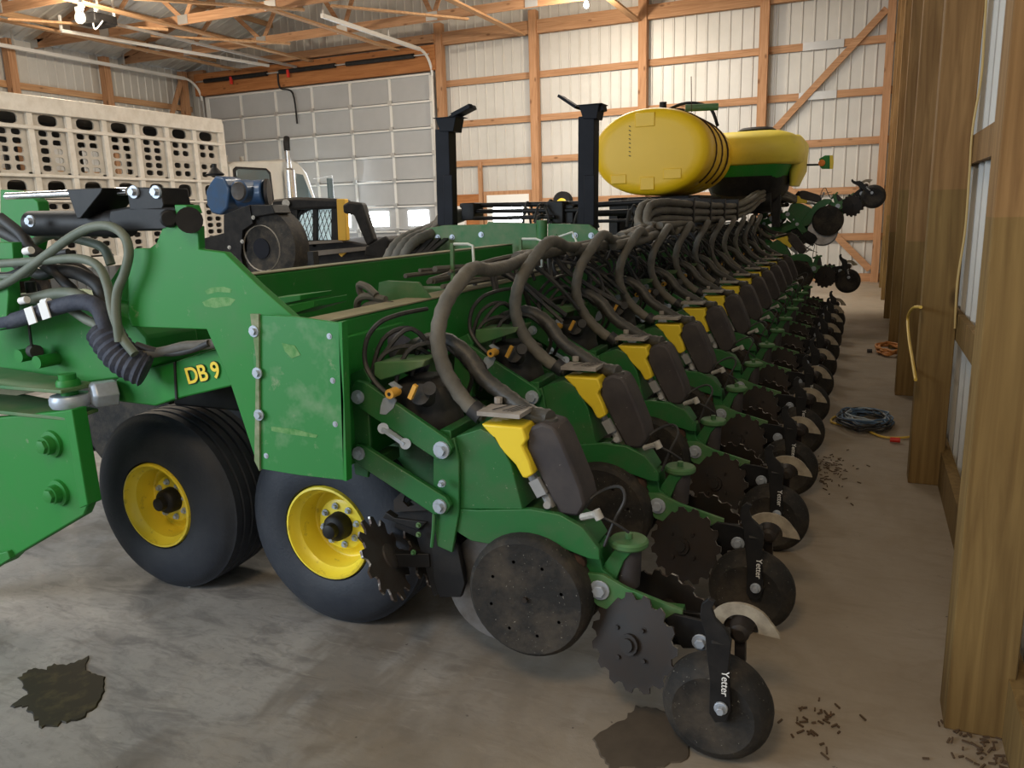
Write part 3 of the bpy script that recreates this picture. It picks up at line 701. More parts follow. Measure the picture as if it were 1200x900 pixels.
wide=mb().tube([(-1.075,2.21,.925),(-1.14,2.205,.95),(-1.235,2.20,1.04),(-1.285,2.20,1.15),(-1.275,2.22,1.27),(-1.235,2.29,1.365),(-1.23,2.42,1.42),(-1.26,2.62,1.42),(-1.31,2.9,1.385),(-1.36,3.2,1.37)],.0235,12,rib=1).build('seed_hose','hose')
wide_mesh=wide.data.copy(); wide_mesh.transform(Matrix.Translation(-O0)) if False else None
D.objects.remove(wide)
for n in range(1,UNIT_N):
    rot=(0,math.radians(-14),0) if n==UNIT_N-1 else None
    loc=unit.location+Vector((0,S*n,.10 if rot else 0))
    q_=dup(unit,loc,rot)
    for ch in q_.children:
        if ch.name.startswith('seed_hose'): ch.data=wide_mesh
pr=Vector(PL['_o'])
dup(unit,Vector((-1.27,2.25+S*UNIT_N,1.24))-pr,(0,math.radians(-48),0))

# toolbars
YE=11.9
m=mb().box((-1.67,2.06,.98),(-1.555,YE,1.225)); pl(m,'toolbar','green',bevel=.008)
m=mb().box((-1.672,2.06,1.226),(-1.553,YE,1.231)); pl(m,'dust_layer','tan_dust')
pl(mb().box((-1.665,2.62,.66),(-1.60,YE,.975)),'floor_blocker_beam','green_dusty',bevel=.006)  # added to block the lit floor behind; stands in for dark green members
pl(mb().box((-1.555,2.06,.74),(-1.53,2.50,1.17)),'end_plate','green',bevel=.003)
m=mb().box((-2.72,2.35,.93),(-2.62,6.02,1.30)); pl(m,'wing_beam','green',bevel=.01)
pl(mb().box((-2.722,2.35,1.301),(-2.618,6.02,1.306)),'dust_layer','tan_dust')
pl(mb().box((-2.62,2.40,.80),(-1.8,2.52,.95)),'frame_crossbeam','black',bevel=.01)
for y in (4.2,6.0,8.0,10.):
    pl(mb().box((-2.7,y,.95),(-1.7,y+.16,1.12)),'frame_crossbeam','green_dusty',bevel=.008)
pl(mb().box((-2.9,6.3,.85),(-2.5,12.2,1.15)),'center_beam','green_dusty',bevel=.01)
# gusset plate and guard at the near end
pl(mb().pp([(183,285),(190,268),(204,263),(232,265),(233,292),(263,296),(303,335),(346,373),(303,372),(303,480),(303,550),(270,450),(260,427),(242,386),(155,383),(150,372),(150,300),(158,291),(175,291)],2.02,.03),'gusset_plate','green',bevel=.003)
a=[(303,369),(345,371),(397,378),(403,470),(403,563),(350,557),(302,549),(302,470),(296,420)]
pl(mb().pp(a,1.97,.012),'guard_plate','green_scuffed',bevel=.002)
q0=V(397,377,1.972);q1=V(403,563,1.972)
pl(mb().add([(q0.x,1.97,q0.z),(q0.x,2.0,q0.z),(q1.x,2.0,q1.z),(q1.x,1.97,q1.z),(q0.x+.012,1.97,q0.z),(q0.x+.012,2.0,q0.z),(q1.x+.012,2.0,q1.z),(q1.x+.012,1.97,q1.z)],[(0,1,2,3),(4,5,6,7),(0,1,5,4),(2,3,7,6),(1,2,6,5),(0,3,7,4)]),'guard_flange','green')
pl(mb().pp([(293,368),(303,368),(304,552),(298,540),(300,420)],1.962,.01),'folded_edge','flange_dust')
for a,b in ((298,388),(302,437),(304,486)): pl(mb().bolt(V(a,b,1.963),(0,-1,0),.014,.014),'guard_bolt','zinc')
for a,b in ((386,394),(390,446),(393,497),(312,534)): pl(mb().bolt(V(a,b,1.97),(0,-1,0),.007,.004),'guard_bolt','zinc')
for (pts,y) in (([(300,352),(352,346),(352,352),(305,362)],2.45),([(313,363),(368,352),(368,360),(330,372)],2.3)):
    pl(mb().pp(pts,y,.2),'channel','green',bevel=.002)
for pts_ in ([(240,341),(247,337),(262,336),(272,339),(270,343),(255,342),(243,345)],[(237,354),(248,349),(266,348),(276,351),(270,358),(252,361),(240,359)],[(330,402),(345,405),(352,416),(342,420),(334,412)],[(318,500),(345,503),(372,510),(370,513),(340,509),(318,505)]):
    yy_=2.0195 if pts_[0][0]<300 else 1.9685
    pl(mb().pp(pts_,yy_,.002),'paint_scuff','scuff_mark')
# plate and short hoses on the toolbar
pl(mb().pp([(442,357),(444,331),(452,329),(489,331),(503,349),(478,356),(450,360)],2.75,.02),'flat_bracket','green_dusty')
for p in ([(441,346),(430,336),(421,334),(424,345),(440,350)],[(452,351),(430,347),(420,352),(419,364),(424,368)],[(460,357),(440,356),(427,360),(424,368)]):
    pl(mb().tube([V(a,b,2.6+.02*i) for i,(a,b) in enumerate(p)],.014,8),'short_hose','hose')
# link beam with DB9 lettering
pl(mb().pp([(132,449),(140,441),(165,434),(205,424),(246,410),(310,398),(310,440),(270,453),(205,468),(182,476),(140,471),(133,463)],2.10,.14),'link_beam','green',bevel=.006)
pl(mb().pp([(203,425),(205,424),(207,468),(205,468)],2.094,.01),'weld_seam','ink')
pA=V(220,450,2.094); pB=V(264,440.6,2.094); ang=math.atan2(pB.z-pA.z,pB.x-pA.x)
Mt=Matrix.Translation(pA)@Matrix.Rotation(-ang,4,'Y')@Matrix.Rotation(math.radians(90),4,'X')
def letter(ch,dx,off,zz,mt,name):
    c=D.curves.new('t','FONT'); c.body=ch; c.size=.082; c.offset=off; c.extrude=.0006; c.resolution_u=6
    o=D.objects.new('t',c); COL.objects.link(o); dg=bpy.context.evaluated_depsgraph_get(); dg.update(); me=D.meshes.new_from_object(o.evaluated_get(dg))
    M_=Mt@Matrix.Translation((dx,0,zz)); m=mb().add([M_@v.co for v in me.vertices],[tuple(p.vertices) for p in me.polygons])
    D.objects.remove(o); D.curves.remove(c); pl(m,name,mt,smooth=5)
for ch,dx in (('D',0),('B',.060),('9',.126)):
    letter(ch,dx,.0038,-.0016,'ink','letter_outline'); letter(ch,dx,.0016,0,'yellow','letter')
# hex nut, eye, clevis
pa=V(106,463,2.00); pb=V(136,459,2.08)
pl(mb().lathe(pa,pb-pa,[(0,.040),(.012,.052),((pb-pa).length,.052)],6),'hex_nut','zinc',smooth=20,bevel=.004)
m=mb().cyl(V(85,470,2.0),V(106,463,2.05),.02,12)
c=V(83,469,1.97); m.lathe(c-Vector((0,0,.022)),(0,0,1),[(0,.045),(.0,.066),(.012,.072),(.032,.072),(.044,.066),(.044,.045)],28)
pl(m,'eye_bolt','zinc')
m=mb().cyl(c-Vector((0,0,.11)),c+Vector((0,0,.10)),.030,18); m.lathe(c+Vector((0,0,.05)),(0,0,1),[(0,.042),(.02,.042),(.03,.036)],18); m.lathe(c-Vector((0,0,.06)),(0,0,-1),[(0,.042),(.02,.042),(.03,.036)],18)
pl(m,'clevis_pin','green')
for dz in (.042,-.058):
    x0=P(0,470,y=1.95).x-.5
    m=mb().add([(x0,1.88,c.z+dz-.15*0),(c.x+.05,1.90,c.z+dz),(c.x+.06,1.97,c.z+dz),(c.x+.05,2.04,c.z+dz),(x0,2.2,c.z+dz)]+[(x0,1.88,c.z+dz+.014),(c.x+.05,1.90,c.z+dz+.014),(c.x+.06,1.97,c.z+dz+.014),(c.x+.05,2.04,c.z+dz+.014),(x0,2.2,c.z+dz+.014)],
      [(0,1,2,3,4),(5,6,7,8,9)]+[(i,(i+1)%5,(i+1)%5+5,i+5) for i in range(5)])
    pl(m,'clevis_plate','green_dusty' ,bevel=.003)
# lower left plate
pl(mb().pp([(-60,494),(0,489),(78,481),(90,500),(103,592),(98,604),(20,650),(12,658),(-60,690)],1.90,.04),'side_plate','green',bevel=.006)
pl(mb().pp([(76,481),(84,480),(103,592),(93,596)],1.86,.06),'side_plate_edge','green',bevel=.004)
pl(mb().pp([(-60,665),(8,646),(12,655),(-60,700)],1.88,.04),'lower_lip','green',bevel=.004)
for a,b in ((62,520),(70,577)):
    p=V(a,b,1.9); m=mb().lathe(p,(0,-1,0),[(0,.052),(.012,.050),(.014,.036),(.04,.034)],24).lathe(p-Vector((0,.04,0)),(0,-1,0),[(0,.028),(.012,.026),(.014,.02)],6)
    pl(m,'plate_bolt','green',smooth=25)
# upper left frame beam
pl(mb().pp([(-60,352),(38,345),(60,350),(130,360),(152,372),(172,395),(178,430),(140,444),(95,450),(75,452),(0,468),(-60,480)],2.16,.25),'main_frame_beam','green',bevel=.01)
pl(mb().pp([(-60,455),(0,452),(70,444),(78,450),(0,468),(-60,480)],2.10,.06),'dusty_ledge','tan_dust')
pl(mb().pp([(98,375),(150,298),(180,292),(180,380),(150,400)],2.3,.05),'inner_plate','green',bevel=.004)
pl(mb().pp([(0,222),(28,224),(44,236),(48,262),(40,300),(22,330),(0,330)],2.25,.05),'hanger_plate','green',bevel=.004)
pl(mb().pp([(-60,284),(14,284),(16,304),(-60,306)],2.0,.04),'small_bracket','green',bevel=.004)
pl(mb().pp([(-60,330),(8,328),(10,345),(7,385),(-60,400)],1.98,.05),'small_bracket','green',bevel=.004)
for a,b,y in ((67,420,2.0),(46,413,2.02)):
    p=V(a,b,2.16); pl(mb().cyl(p,p-Vector((0,.09,0)),.026,16),'stop_pin','green')
p=V(38,411,2.1); m=mb().cyl(p,p+Vector((.04,-.01,0)),.026,14); m.tube([V(33,372,2.05),V(35,390,2.06),V(37,405,2.08)],.006,6); pl(m,'rubber_stop','hose_black')
# cylinder, rod, links
m=mb().cyl(V(38,262,2.12),V(150,262,2.12),.048,20); m.lathe(V(132,262,2.12),(1,0,0),[(0,.052),(.05,.052)],18)
pl(m,'hydraulic_cylinder','black')
pl(mb().cyl(V(8,230,2.12),V(150,224,2.12),.014,12),'cylinder_rod','chrome')
pl(mb().pp([(78,222),(120,220),(118,226),(94,256),(90,256)],2.04,.16),'rod_support','black',bevel=.003)
m=mb().pp([(128,246),(150,242),(205,243),(216,250),(216,262),(206,270),(150,271),(134,268),(126,258)],2.03,.07); m.cyl(V(198,256,2.0),V(198,256,2.14),.03,16)
pl(m,'link_plate','black',bevel=.008)
pl(mb().pp([(148,219),(188,220),(192,240),(190,245),(152,247)],2.03,.12),'rod_clamp','black',bevel=.004)
for a,b in ((158,225),(184,225),(37,259)): pl(mb().bolt(V(a,b,2.03),(0,-1,0),.016,.02),'clamp_bolt','zinc')
pl(mb().cyl(V(222,258,1.98),V(222,258,2.12),.042,20).bar(V(198,256,2.04),V(222,258,2.04),.03,.05),'link_pin','black')
pl(mb().pp([(204,240),(218,240),(222,250),(206,252)],2.02,.06),'lug','green',bevel=.003)
# hoses at the left
def hose(pts,y,r,mt,name='hydraulic_hose',rib=0):
    yy=y if isinstance(y,(list,tuple)) else [y]*len(pts)
    return pl(mb().tube([V(a,b,c) for (a,b),c in zip(pts,yy)],r,10,rib=rib),name,mt)
hose([(-30,345),(10,330),(50,302),(80,280),(105,267),(128,265),(145,276),(151,295),(146,320),(138,340),(136,365),(140,400)],1.97,.016,'hose_green')
hose([(-30,310),(0,309),(55,305),(92,303),(115,312),(126,335),(132,365),(143,395),(158,415)],1.98,.016,'hose_green')
hose([(-20,380),(10,377),(35,370),(60,362),(92,354),(112,358),(121,372),(127,395),(138,415)],2.0,.030,'navy_wrap','wrapped_hose')
hose([(14,352),(40,350),(70,344),(95,348),(115,365),(125,380)],2.06,.024,'hose_green')
hose([(80,360),(100,374),(115,382),(128,400)],2.04,.018,'hose_green')
hose([(0,270),(20,280),(40,295),(60,315),(90,320),(115,335),(122,355),(128,385)],2.12,.026,'hose_black')
hose([(0,255),(25,275),(35,290),(50,300)],2.10,.022,'hose_black')
hose([(20,310),(50,322),(85,312),(110,330),(118,350)],2.2,.022,'hose_black')
hose([(30,290),(60,275),(90,280),(120,290),(130,310)],2.22,.018,'hose_green')
hose([(-20,320),(10,322),(30,312),(55,300),(80,295)],2.04,.012,'hose_black')
hose([(35,330),(38,345),(45,352)],2.1,.02,'hose_black')
hose([(60,312),(75,330),(85,340),(88,352)],2.1,.02,'hose_black')
hose([(0,325),(30,322),(42,310)],2.02,.012,'hose_green')
pl(mb().tube([V(122,388,2.02),V(130,402,2.01),V(143,418,2.01),(V(158,428,2.02)),V(172,434,2.04)],.058,16,rib=1),'hose_wrap','navy_wrap')
for a,b,an in ((36,370,.15),(52,364,.2)):
    p=V(a,b,1.965); m=mb(); m.bar(p-Vector((.022,0,.005)),p+Vector((.022,0,.006)),.005,.062,(0,0,1)); pl(m,'hose_tag','white_paint')
for a,b in ((33,294),(42,309),(54,354),(28,352)): 
    p=V(a,b,2.0); pl(mb().cyl(p-Vector((.018,0,.003)),p+Vector((.018,0,.003)),.014,10),'hose_tag','white_paint')
hose([(160,416),(190,412),(215,406),(240,404),(300,396)],[2.04,2.06,2.06,2.07,2.1],.018,'hose')
hose([(160,404),(178,410),(200,414),(225,410),(245,402)],[2.04,2.05,2.06,2.06,2.06],.012,'hose_black')
# carrying wheels
def wheel(cx,cz,y0,r=.392,w=.38):
    c=Vector((cx,y0,cz)); m=mb()
    prof=[(.04,.180),(.01,.192),(.0,.22),(.0,.26),(.008,.30),(.024,.34),(.042,.366),(.055,.380)]
    a=.058; tw=w-.116
    for k in range(6):
        b=a+tw*k/6; prof+=[(b+.005,.392),(b+tw/6-.009,.392),(b+tw/6-.007,.379),(b+tw/6-.001,.379)]
    prof=[(x,rr if rr<.3785 else rr-.011*abs((x-w/2)/(w/2))**2) for x,rr in prof]
    prof+=[(w-.055,.378),(w-.045,.36),(w-.03,.33),(w,.28),(w-.01,.22),(w-.03,.18)]
    prof=[(x,rr*r/.392) for x,rr in prof]
    m.lathe(c,(0,1,0),prof,56,caps=False)
    t=m.build('carrying_wheel','tire',PL,origin=c)
    m=mb().lathe(c,(0,1,0),[(a_,b_*.90) for a_,b_ in [(.02,.206),(.006,.203),(.004,.194),(.03,.186),(.045,.168),(.075,.163),(.13,.158),(.135,.150),(.12,.12),(.105,.112),(.10,.10),(.10,.02),(.11,.02),(.14,.19),(.26,.20),(.275,.21)]],48,caps=False)
    rim=m.build('rim','rim_yellow',t)
    m=mb().lathe(c,(0,1,0),[(.10,.055),(.06,.052),(.05,.045),(.045,.03),(.02,.028),(.015,.02)],22); m.lathe(c,(0,1,0),[(.08,.05),(.3,.05)],16)
    m.mt(1)
    for k in range(8):
        q=2*PI*k/8+.2; m.bolt(c+Vector((math.cos(q)*.078,.098,math.sin(q)*.078)),(0,-1,0),.010,.016)
    m.build('hub',['black','zinc'],t)
    return t
w1=wheel(-2.66,.392,2.27)
def wdup(loc):
    r=dup(w1,Vector(loc)-pr); return r
wdup((-1.79,2.27,.392)); wdup((-2.66,2.95,.392)); wdup((-1.79,2.95,.392)); wdup((-2.3,7.2,.392)); wdup((-2.3,8.0,.392))
pl(mb().box((-2.7,2.66,.33),(-1.75,2.9,.45)),'wheel_walking_beam','black',bevel=.01)
pl(mb().box((-2.32,2.68,.4),(-2.12,2.88,1.0)),'wheel_strut','green_dusty',bevel=.01)
pl(mb().cyl((-2.66,2.4,.392),(-2.66,3.2,.392),.035),'axle','black'); pl(mb().cyl((-1.79,2.4,.392),(-1.79,3.2,.392),.035),'axle','black')
for cx,cy_w in ((-4.05,3.3),(-3.75,3.75)):
    m=mb().lathe((cx,cy_w,.42),(0,1,0),[(.0,.0),(.0,.24),(-.01,.30),(.03,.39),(.30,.39),(.33,.3),(.32,.0)],36)
    for k in range(20):
        t=2*PI*k/20; a=Vector((math.cos(t),0,math.sin(t)))
        m.bar(Vector((cx,cy_w+.02,.42))+a*.395,Vector((cx,cy_w+.17,.42))+Vector((math.cos(t+.1),0,math.sin(t+.1)))*.40,.035,.03,a)
        m.bar(Vector((cx,cy_w+.31,.42))+a*.395,Vector((cx,cy_w+.17,.42))+Vector((math.cos(t+.1),0,math.sin(t+.1)))*.40,.035,.03,a)
    pl(m,'lugged_tire','rubber')
pl(mb().box((-3.9,3.2,.75),(-2.6,3.5,1.0)),'axle_beam','black',bevel=.01)
# hinge end plate and centre frame
yp=6.15
pl(mb().pp([(497,302),(499,268),(520,264),(570,263),(572,260),(600,261),(628,262),(630,300),(600,304)],yp,.03),'hinge_plate','green_dusty',bevel=.003)
pl(mb().pp([(642,262),(690,263),(702,272),(702,302),(642,300)],yp,.03),'hinge_plate','green_dusty',bevel=.003)
pl(mb().cyl(V(635,258,yp)+Vector((0,0,0)),V(635,312,yp),.045,16),'hinge_tube','green_dusty')
for a,b in ((513,278),(530,278),(674,276),(693,276),(674,304),(693,304),(564,275)): pl(mb().bolt(V(a,b,yp),(0,-1,0),.018,.02),'hinge_bolt','zinc')
pl(mb().box((-3.5,6.2,1.0),(-1.9,6.5,1.35)),'rear_crossframe','green_dusty',bevel=.01)
for (a,b,pt,sgn) in ((522,525,140,1),(690,689,125,-1)):
    y=6.35; p0=V(b,275,y); p1=V(a,pt+12,y)
    post=mb().bar(p0,p1,.135,.135,(0,1,0)); 
    lo=p1-(p1-p0)*.0
    post.bar(V(b+1,268,y-.08),V((a+b)/2+1,205,y-.08),.09,.012,(0,1,0))
    h=pl(post,'transport_mast','mast_black',bevel=.008)
    m=mb(); 
    m.pp([(a-12,pt-2),(a+12,pt-3),(a+9,pt+14),(a-7,pt+14)],y-.08,.16)
    m.build('mast_head','mast_black',h,bevel=.004)
    m=mb().box(tuple(V(a-15,pt-1,y-.09)),tuple(V(a+15,pt-3,y-.09)+Vector((0,.18,.01))))
    if sgn>0: m.bar(V(533,136,y),V(554,125,y),.035,.14,(0,1,0)); m.bar(V(528,139,y),V(552,124,y-.05),.05,.035)
    else:
        m.bar(V(678,127,y),V(657,113,y),.022,.14,(0,1,0)); m.bar(V(694,130,y),V(709,126,y),.05,.10,(0,1,0))
    m.build('cradle_arm','mast_black',h,bevel=.003)
# hydraulics between the masts
for (u0,v0,u1,v1,y,r) in ((540,241,700,238,6.9,.022),(545,248,700,246,6.8,.02),(555,256,650,254,6.7,.018),(700,240,760,236,7.2,.025),(700,250,770,248,7.4,.03),(660,260,760,258,6.9,.015)):
    pl(mb().cyl(V(u0,v0,y),V(u1,v1,y),r,12),'hydraulic_pipe','black')
for u0,v0,u1,v1,y in ((540,238,556,258,6.75),(640,236,660,262,6.75),(658,240,672,262,6.8),(668,247,688,264,6.85),(735,232,758,262,7.3)):
    a=V(u0,v0,y);b=V(u1,v1,y); pl(mb().box((a.x,y,b.z),(b.x,y+.2,a.z)),'valve_block','black',bevel=.01)
m=mb(); r=random.Random(11)
for k in range(16):
    u=r.uniform(600,740); v=r.uniform(246,262); y=r.uniform(6.6,6.9); s=r.uniform(8,22)
    pl(mb().tube([V(u,v+6,y),V(u+s*.3,v-r.uniform(4,14),y),V(u+s*.8,v-r.uniform(0,10),y+.1),V(u+s*1.2,v+10,y)],.011,6),'small_hose','hose_black')
# thick hoses sweeping over the beam end
for dx in range(3):
    pl(mb().tube([V(452+dx*9,312,5.9),V(458+dx*9,296,5.9),V(470+dx*9,282,6.0),V(492+dx*8,272,6.2),V(520,262-dx*4,6.6),V(550,250,6.9)],.045,10,rib=1),'return_hose','hose')
for a in range(4): pl(mb().bar(V(478+a*7,306-a*2,5.8),V(496+a*9,280,6.1),.05,.02),'hose_strap','black')
# hose trunk along the row
TX=-1.36
tr=[]
for k in range(6):
    dx=(k%3)*.062-.06; dz=(k//3)*.062
    pts=[(TX+dx,3.3+.55*k,1.355+dz*.5),(TX+dx,4.0+.5*k,1.36+dz),(TX+dx-.02,5.35+.05*k,1.375+dz)]
    if k<3: pts+= [(TX+dx-.06,5.7,1.37+dz)]
    tr.append(pl(mb().tube(pts,.027,10,rib=1),'trunk_hose','hose'))
for k in range(6):
    dx=(k%2)*.06-.03; dz=(k//2)*.062
    pts=[(TX+dx,4.9,1.35+dz*.3),(TX+dx-.03,5.5,1.36+dz*.4),(TX-.12+dx,5.75,1.39+dz*.6),(TX-.13+dx,5.9,1.45+dz),(TX-.08+dx,6.15,1.475+dz),(TX+dx,6.6,1.46+dz),(TX+dx,8,1.44+dz),(TX+dx,9.4,1.44+dz),(TX+dx+.03,10.3,1.50+dz),(TX+dx+.08,11.0,1.62+dz*.8),(TX+.22+dx,11.6,1.68+dz*.6),(TX+.42+dx,12.0,1.60+dz*.4)]
    pl(mb().tube(pts,.027,10,rib=1),'trunk_hose','hose')
for y in (6.7,7.5,8.3,9.2):
    pl(mb().box((TX-.07,y,1.40),(TX+.07,y+.04,1.63)),'trunk_clamp','black',bevel=.004)
# drop hoses are the row units' own; wire hangers
for u0,v0 in ((530,285),(610,279),(651,274)):
    y={530:2.95,610:3.7,651:4.4}[u0]
    g=pl(mb().bar(V(u0,v0,y),V(u0+1,v0+70,y)-Vector((0,0,.0)),.014,.014),'hanger_rod','green_dusty')
    k=1 if u0!=651 else 0
    m=mb().tube([V(u0+2,v0+1,y),V(u0+18,v0+1,y-.02),V(u0+24,v0+3,y-.03),V(u0+25,v0+20,y-.03),V(u0+25,v0+33,y-.03),V(u0+15,v0+38,y-.0)] if k else [V(u0+2,v0+4,y),V(u0+20,v0-2,y-.02),V(u0+24,v0+8,y-.03),V(u0+28,v0+26,y-.03)],.006,7,sm=False)
    m.build('wire_hook','wire_white',g)
# thin lines and tubes running along the toolbar
m=mb(); r=random.Random(5)
for k in range(12):
    x=-1.62+r.uniform(-.12,.12); z=1.25+r.uniform(0,.06); pts=[]
    for j in range(12): pts.append((x+r.uniform(-.04,.04),2.9+j*.8+r.uniform(-.1,.1),z+r.uniform(-.02,.04)))
    m.tube(pts,r.choice((.008,.010,.013)),6)
pl(m,'air_lines','hose')
m=mb()
for k in range(130):
    y=3+9*r.random(); x=-1.6+r.uniform(-.1,.2); pts=[(x,y,1.22),(x+r.uniform(-.05,.08),y+.05,1.30+r.random()*.06),(x+r.uniform(.05,.2),y+r.uniform(.05,.2),1.24),(x+r.uniform(.1,.3),y+r.uniform(.1,.3),1.08)]
    m.tube(pts,r.choice((.006,.009,.012)),6)
pl(m,'branch_lines','hose_black',kind='stuff')
# dark cloth like wrap near the first unit
pl(mb().tube([V(432,408,2.4),V(445,396,2.42),V(465,405,2.42),V(485,425,2.4),V(500,432,2.42)],.045,12,rib=1),'wiring_wrap','navy_wrap')

# ---------------------------------------------------------------- tanks
def supertank(cx,cz,y0,y1,rx,rz,name,mt,label,ex=2.12):
    c=Vector((cx,y0,cz)); t=empty(name,(cx,(y0+y1)/2,cz-rz),label,'tank')
    m=mb(); n=56; prof=[]; L=y1-y0
    for k in range(9):
        a=k/8*PI/2; prof.append((.28*(1-math.cos(PI/2-a) if False else .28*0)+.0,0))
    prof=[(0,.0),(0.0,.72),(.006,.86),(.03,.94),(.08,.985),(.16,1.)]
    for k in range(1,4): b=.24+(L-.48)*k/4; prof+=[(b-.05,1.),(b-.03,.975),(b+.03,.975),(b+.05,1.)]
    prof+=[(L-.24,1.),(L-.14,.985),(L-.06,.92),(L-.015,.8),(L,.55),(L,0)]
    vs=[];fs=[]
    for a,s in prof:
        for k in range(n):
            th=2*PI*k/n; ct,st=math.cos(th),math.sin(th)
            vs.append((cx+rx*s*math.copysign(abs(ct)**(2/ex),ct),y0+a,cz+rz*s*math.copysign(abs(st)**(2/ex),st)))
    for i in range(len(prof)-1):
        for k in range(n): fs.append((i*n+k,(i+1)*n+k,(i+1)*n+(k+1)%n,i*n+(k+1)%n))
    m.add(vs,fs); m.build('shell',mt,t,smooth=60)
    return t
TY=9.0
tk=supertank(-2.24,2.175,TY,TY+1.75,.665,.475,'liquid_tank','tank_yellow','big oval yellow liquid tank with a flat end facing the camera')
q=tk
# moulded panels on the end
for x0,z0,x1,z1,e in ((-2.40,2.44,-2.18,2.59,.010),(-2.34,1.76,-2.18,1.90,.010),(-2.68,1.84,-2.50,1.94,.008),(-2.08,1.87,-1.88,1.98,.008)):
    mb().box((x0,TY-e,z0),(x1,TY+.02,z1)).build('moulded_pad','tank_yellow',tk,bevel=.006)
m=mb()
for k in range(8): m.bar((-2.47,TY-.004,2.46-.045*k),(-2.45,TY-.004,2.45-.045*k),.004,.008)
m.build('level_marks','ink',tk)
for dy in (.38,.78,1.2):
    pts=[]
    for k in range(33):
        th=-PI*.25+PI*1.5*k/32-PI*.0; ct,st=math.cos(th),math.sin(th); ex=2.12
        pts.append((-2.24+.67*math.copysign(abs(ct)**(2/ex),ct),TY+dy,2.175+.48*math.copysign(abs(st)**(2/ex),st)))
    mb().tube(pts,.012,6,sm=False).build('strap','rust',tk)
m=mb().cyl((-2.2,TY+.9,2.62),(-2.2,TY+.9,2.70),.16,20); m.mt(1).cyl((-1.95,TY+.5,2.66),(-1.6,TY+.6,2.66),.04,10); m.mt(0); m.tube([(-2.2,TY+.6,2.66),(-1.95,TY+.55,2.72),(-1.7,TY+.6,2.66),(-1.6,TY+.6,2.45)],.018,8); m.cyl((-2.16,TY+.3,2.62),(-2.16,TY+.3,2.72),.04)
m.build('fill_cap',['black','green_dusty'],tk)
mb().tube([(-1.86,TY+.4,2.6),(-1.87,TY+.4,2.98)],.005,6,sm=False).build('antenna','rust',tk)
# cradle under the tank
st=empty('tank_stand',(-2.24,TY+.9,0),'black steel frame carrying the big oval yellow tank','tank stand')
mb().box((-2.75,TY+.15,1.5),(-1.7,TY+1.6,1.69)).build('saddle','black',st,bevel=.02)
mb().box((-2.7,TY+.35,1.29),(-1.75,TY+1.4,1.5)).build('sump','black',st,bevel=.02)
for x in (-2.7,-1.78):
    for y in (TY+.2,TY+1.5): mb().box((x-.05,y-.05,1.16),(x+.05,y+.05,1.5)).build('leg','black',st)
for x in (-2.66,-2.24,-1.9): mb().box((x-.08,TY+.1,1.62),(x+.08,TY+.145,1.68)).build('saddle_pad','mast_black',st)
mb().lathe((-2.38,TY+.08,1.60),(0,1,0),[(-.03,.02),(-.03,.06),(0,.062),(.04,.06)],16).build('gauge','shield',st)
mb().box((-2.95,TY+.2,1.15),(-1.5,TY+1.7,1.27)).build('base_rail','black',st)
# rear hopper
HY=10.9
hp=empty('seed_hopper',(-1.35,HY+.7,1.6),'rear rounded yellow seed hopper with a black lid and green band','hopper')
def loft(secs,ex,n=40):
    m=mb(); vs=[];fs=[]
    for (z,cx,cy,rx,ry) in secs:
        for k in range(n):
            th=2*PI*k/n; ct,s_=math.cos(th),math.sin(th)
            vs.append((cx+rx*math.copysign(abs(ct)**(2/ex),ct),cy+ry*math.copysign(abs(s_)**(2/ex),s_),z))
    for i in range(len(secs)-1):
        for k in range(n): fs.append((i*n+k,i*n+(k+1)%n,(i+1)*n+(k+1)%n,(i+1)*n+k))
    fs+=[tuple(range(n-1,-1,-1)),tuple(range((len(secs)-1)*n,len(secs)*n))]
    return m.add(vs,fs)
cy=HY+.85
loft([(2.07,-1.45,cy,.62,.75),(2.10,-1.45,cy,.66,.80),(2.28,-1.45,cy,.68,.82),(2.40,-1.46,cy,.64,.80),(2.46,-1.48,cy,.56,.74),(2.50,-1.5,cy,.46,.64),(2.51,-1.5,cy,.40,.55)],5).build('body','hopper_yellow',hp,smooth=60)
loft([(1.90,-1.52,cy,.52,.72),(2.07,-1.52,cy,.60,.78)],5).build('band','green',hp,smooth=40)
loft([(1.45,-1.5,cy,.30,.4),(1.72,-1.5,cy,.48,.68),(1.93,-1.52,cy,.55,.75)],4).build('funnel','black',hp,smooth=40)
loft([(2.50,-1.42,cy-.1,.24,.24),(2.55,-1.42,cy-.1,.25,.25),(2.58,-1.42,cy-.1,.2,.2)],2).build('lid','black',hp)
loft([(1.80,-.92,cy+.1,.05,.4),(2.0,-.88,cy+.1,.10,.5),(2.35,-.86,cy+.1,.09,.5),(2.45,-.9,cy+.1,.05,.4)],3).build('side_tank','hopper_yellow',hp,smooth=60)
for x in (-1.9,-1.1): mb().box((x-.05,cy-.4,1.27),(x+.05,cy-.3,1.75)).build('support_leg','black',hp)
mb().cyl((-1.9,cy-.5,1.62),(-1.15,cy-.5,1.62),.16,18).build('fan_housing','black',hp)
# warning marker
p0=P(932,193,y=11.9);p1=P(960,193,y=11.9)
wm=empty('warning_marker',(p1.x,11.9,1.9),'green and yellow warning marker with an amber light on a thin black arm','marker')
mb().cyl(p0-Vector((.2,0,0)),p1,.013,8).build('arm','black',wm)
mb().pp([(960,186),(967,182),(976,182),(977,190),(976,198),(963,198),(960,194)],11.88,.02).build('flag','green',wm)
mb().pp([(972.5,182),(976,182),(977,190),(976,198),(972.5,198)],11.87,.006).build('stripe','yellow',wm)
mb().lathe(P(963,191,y=11.86),(0,-1,0),[(0,.045),(.02,.043),(.03,.02)],14).build('lamp','orange',wm)
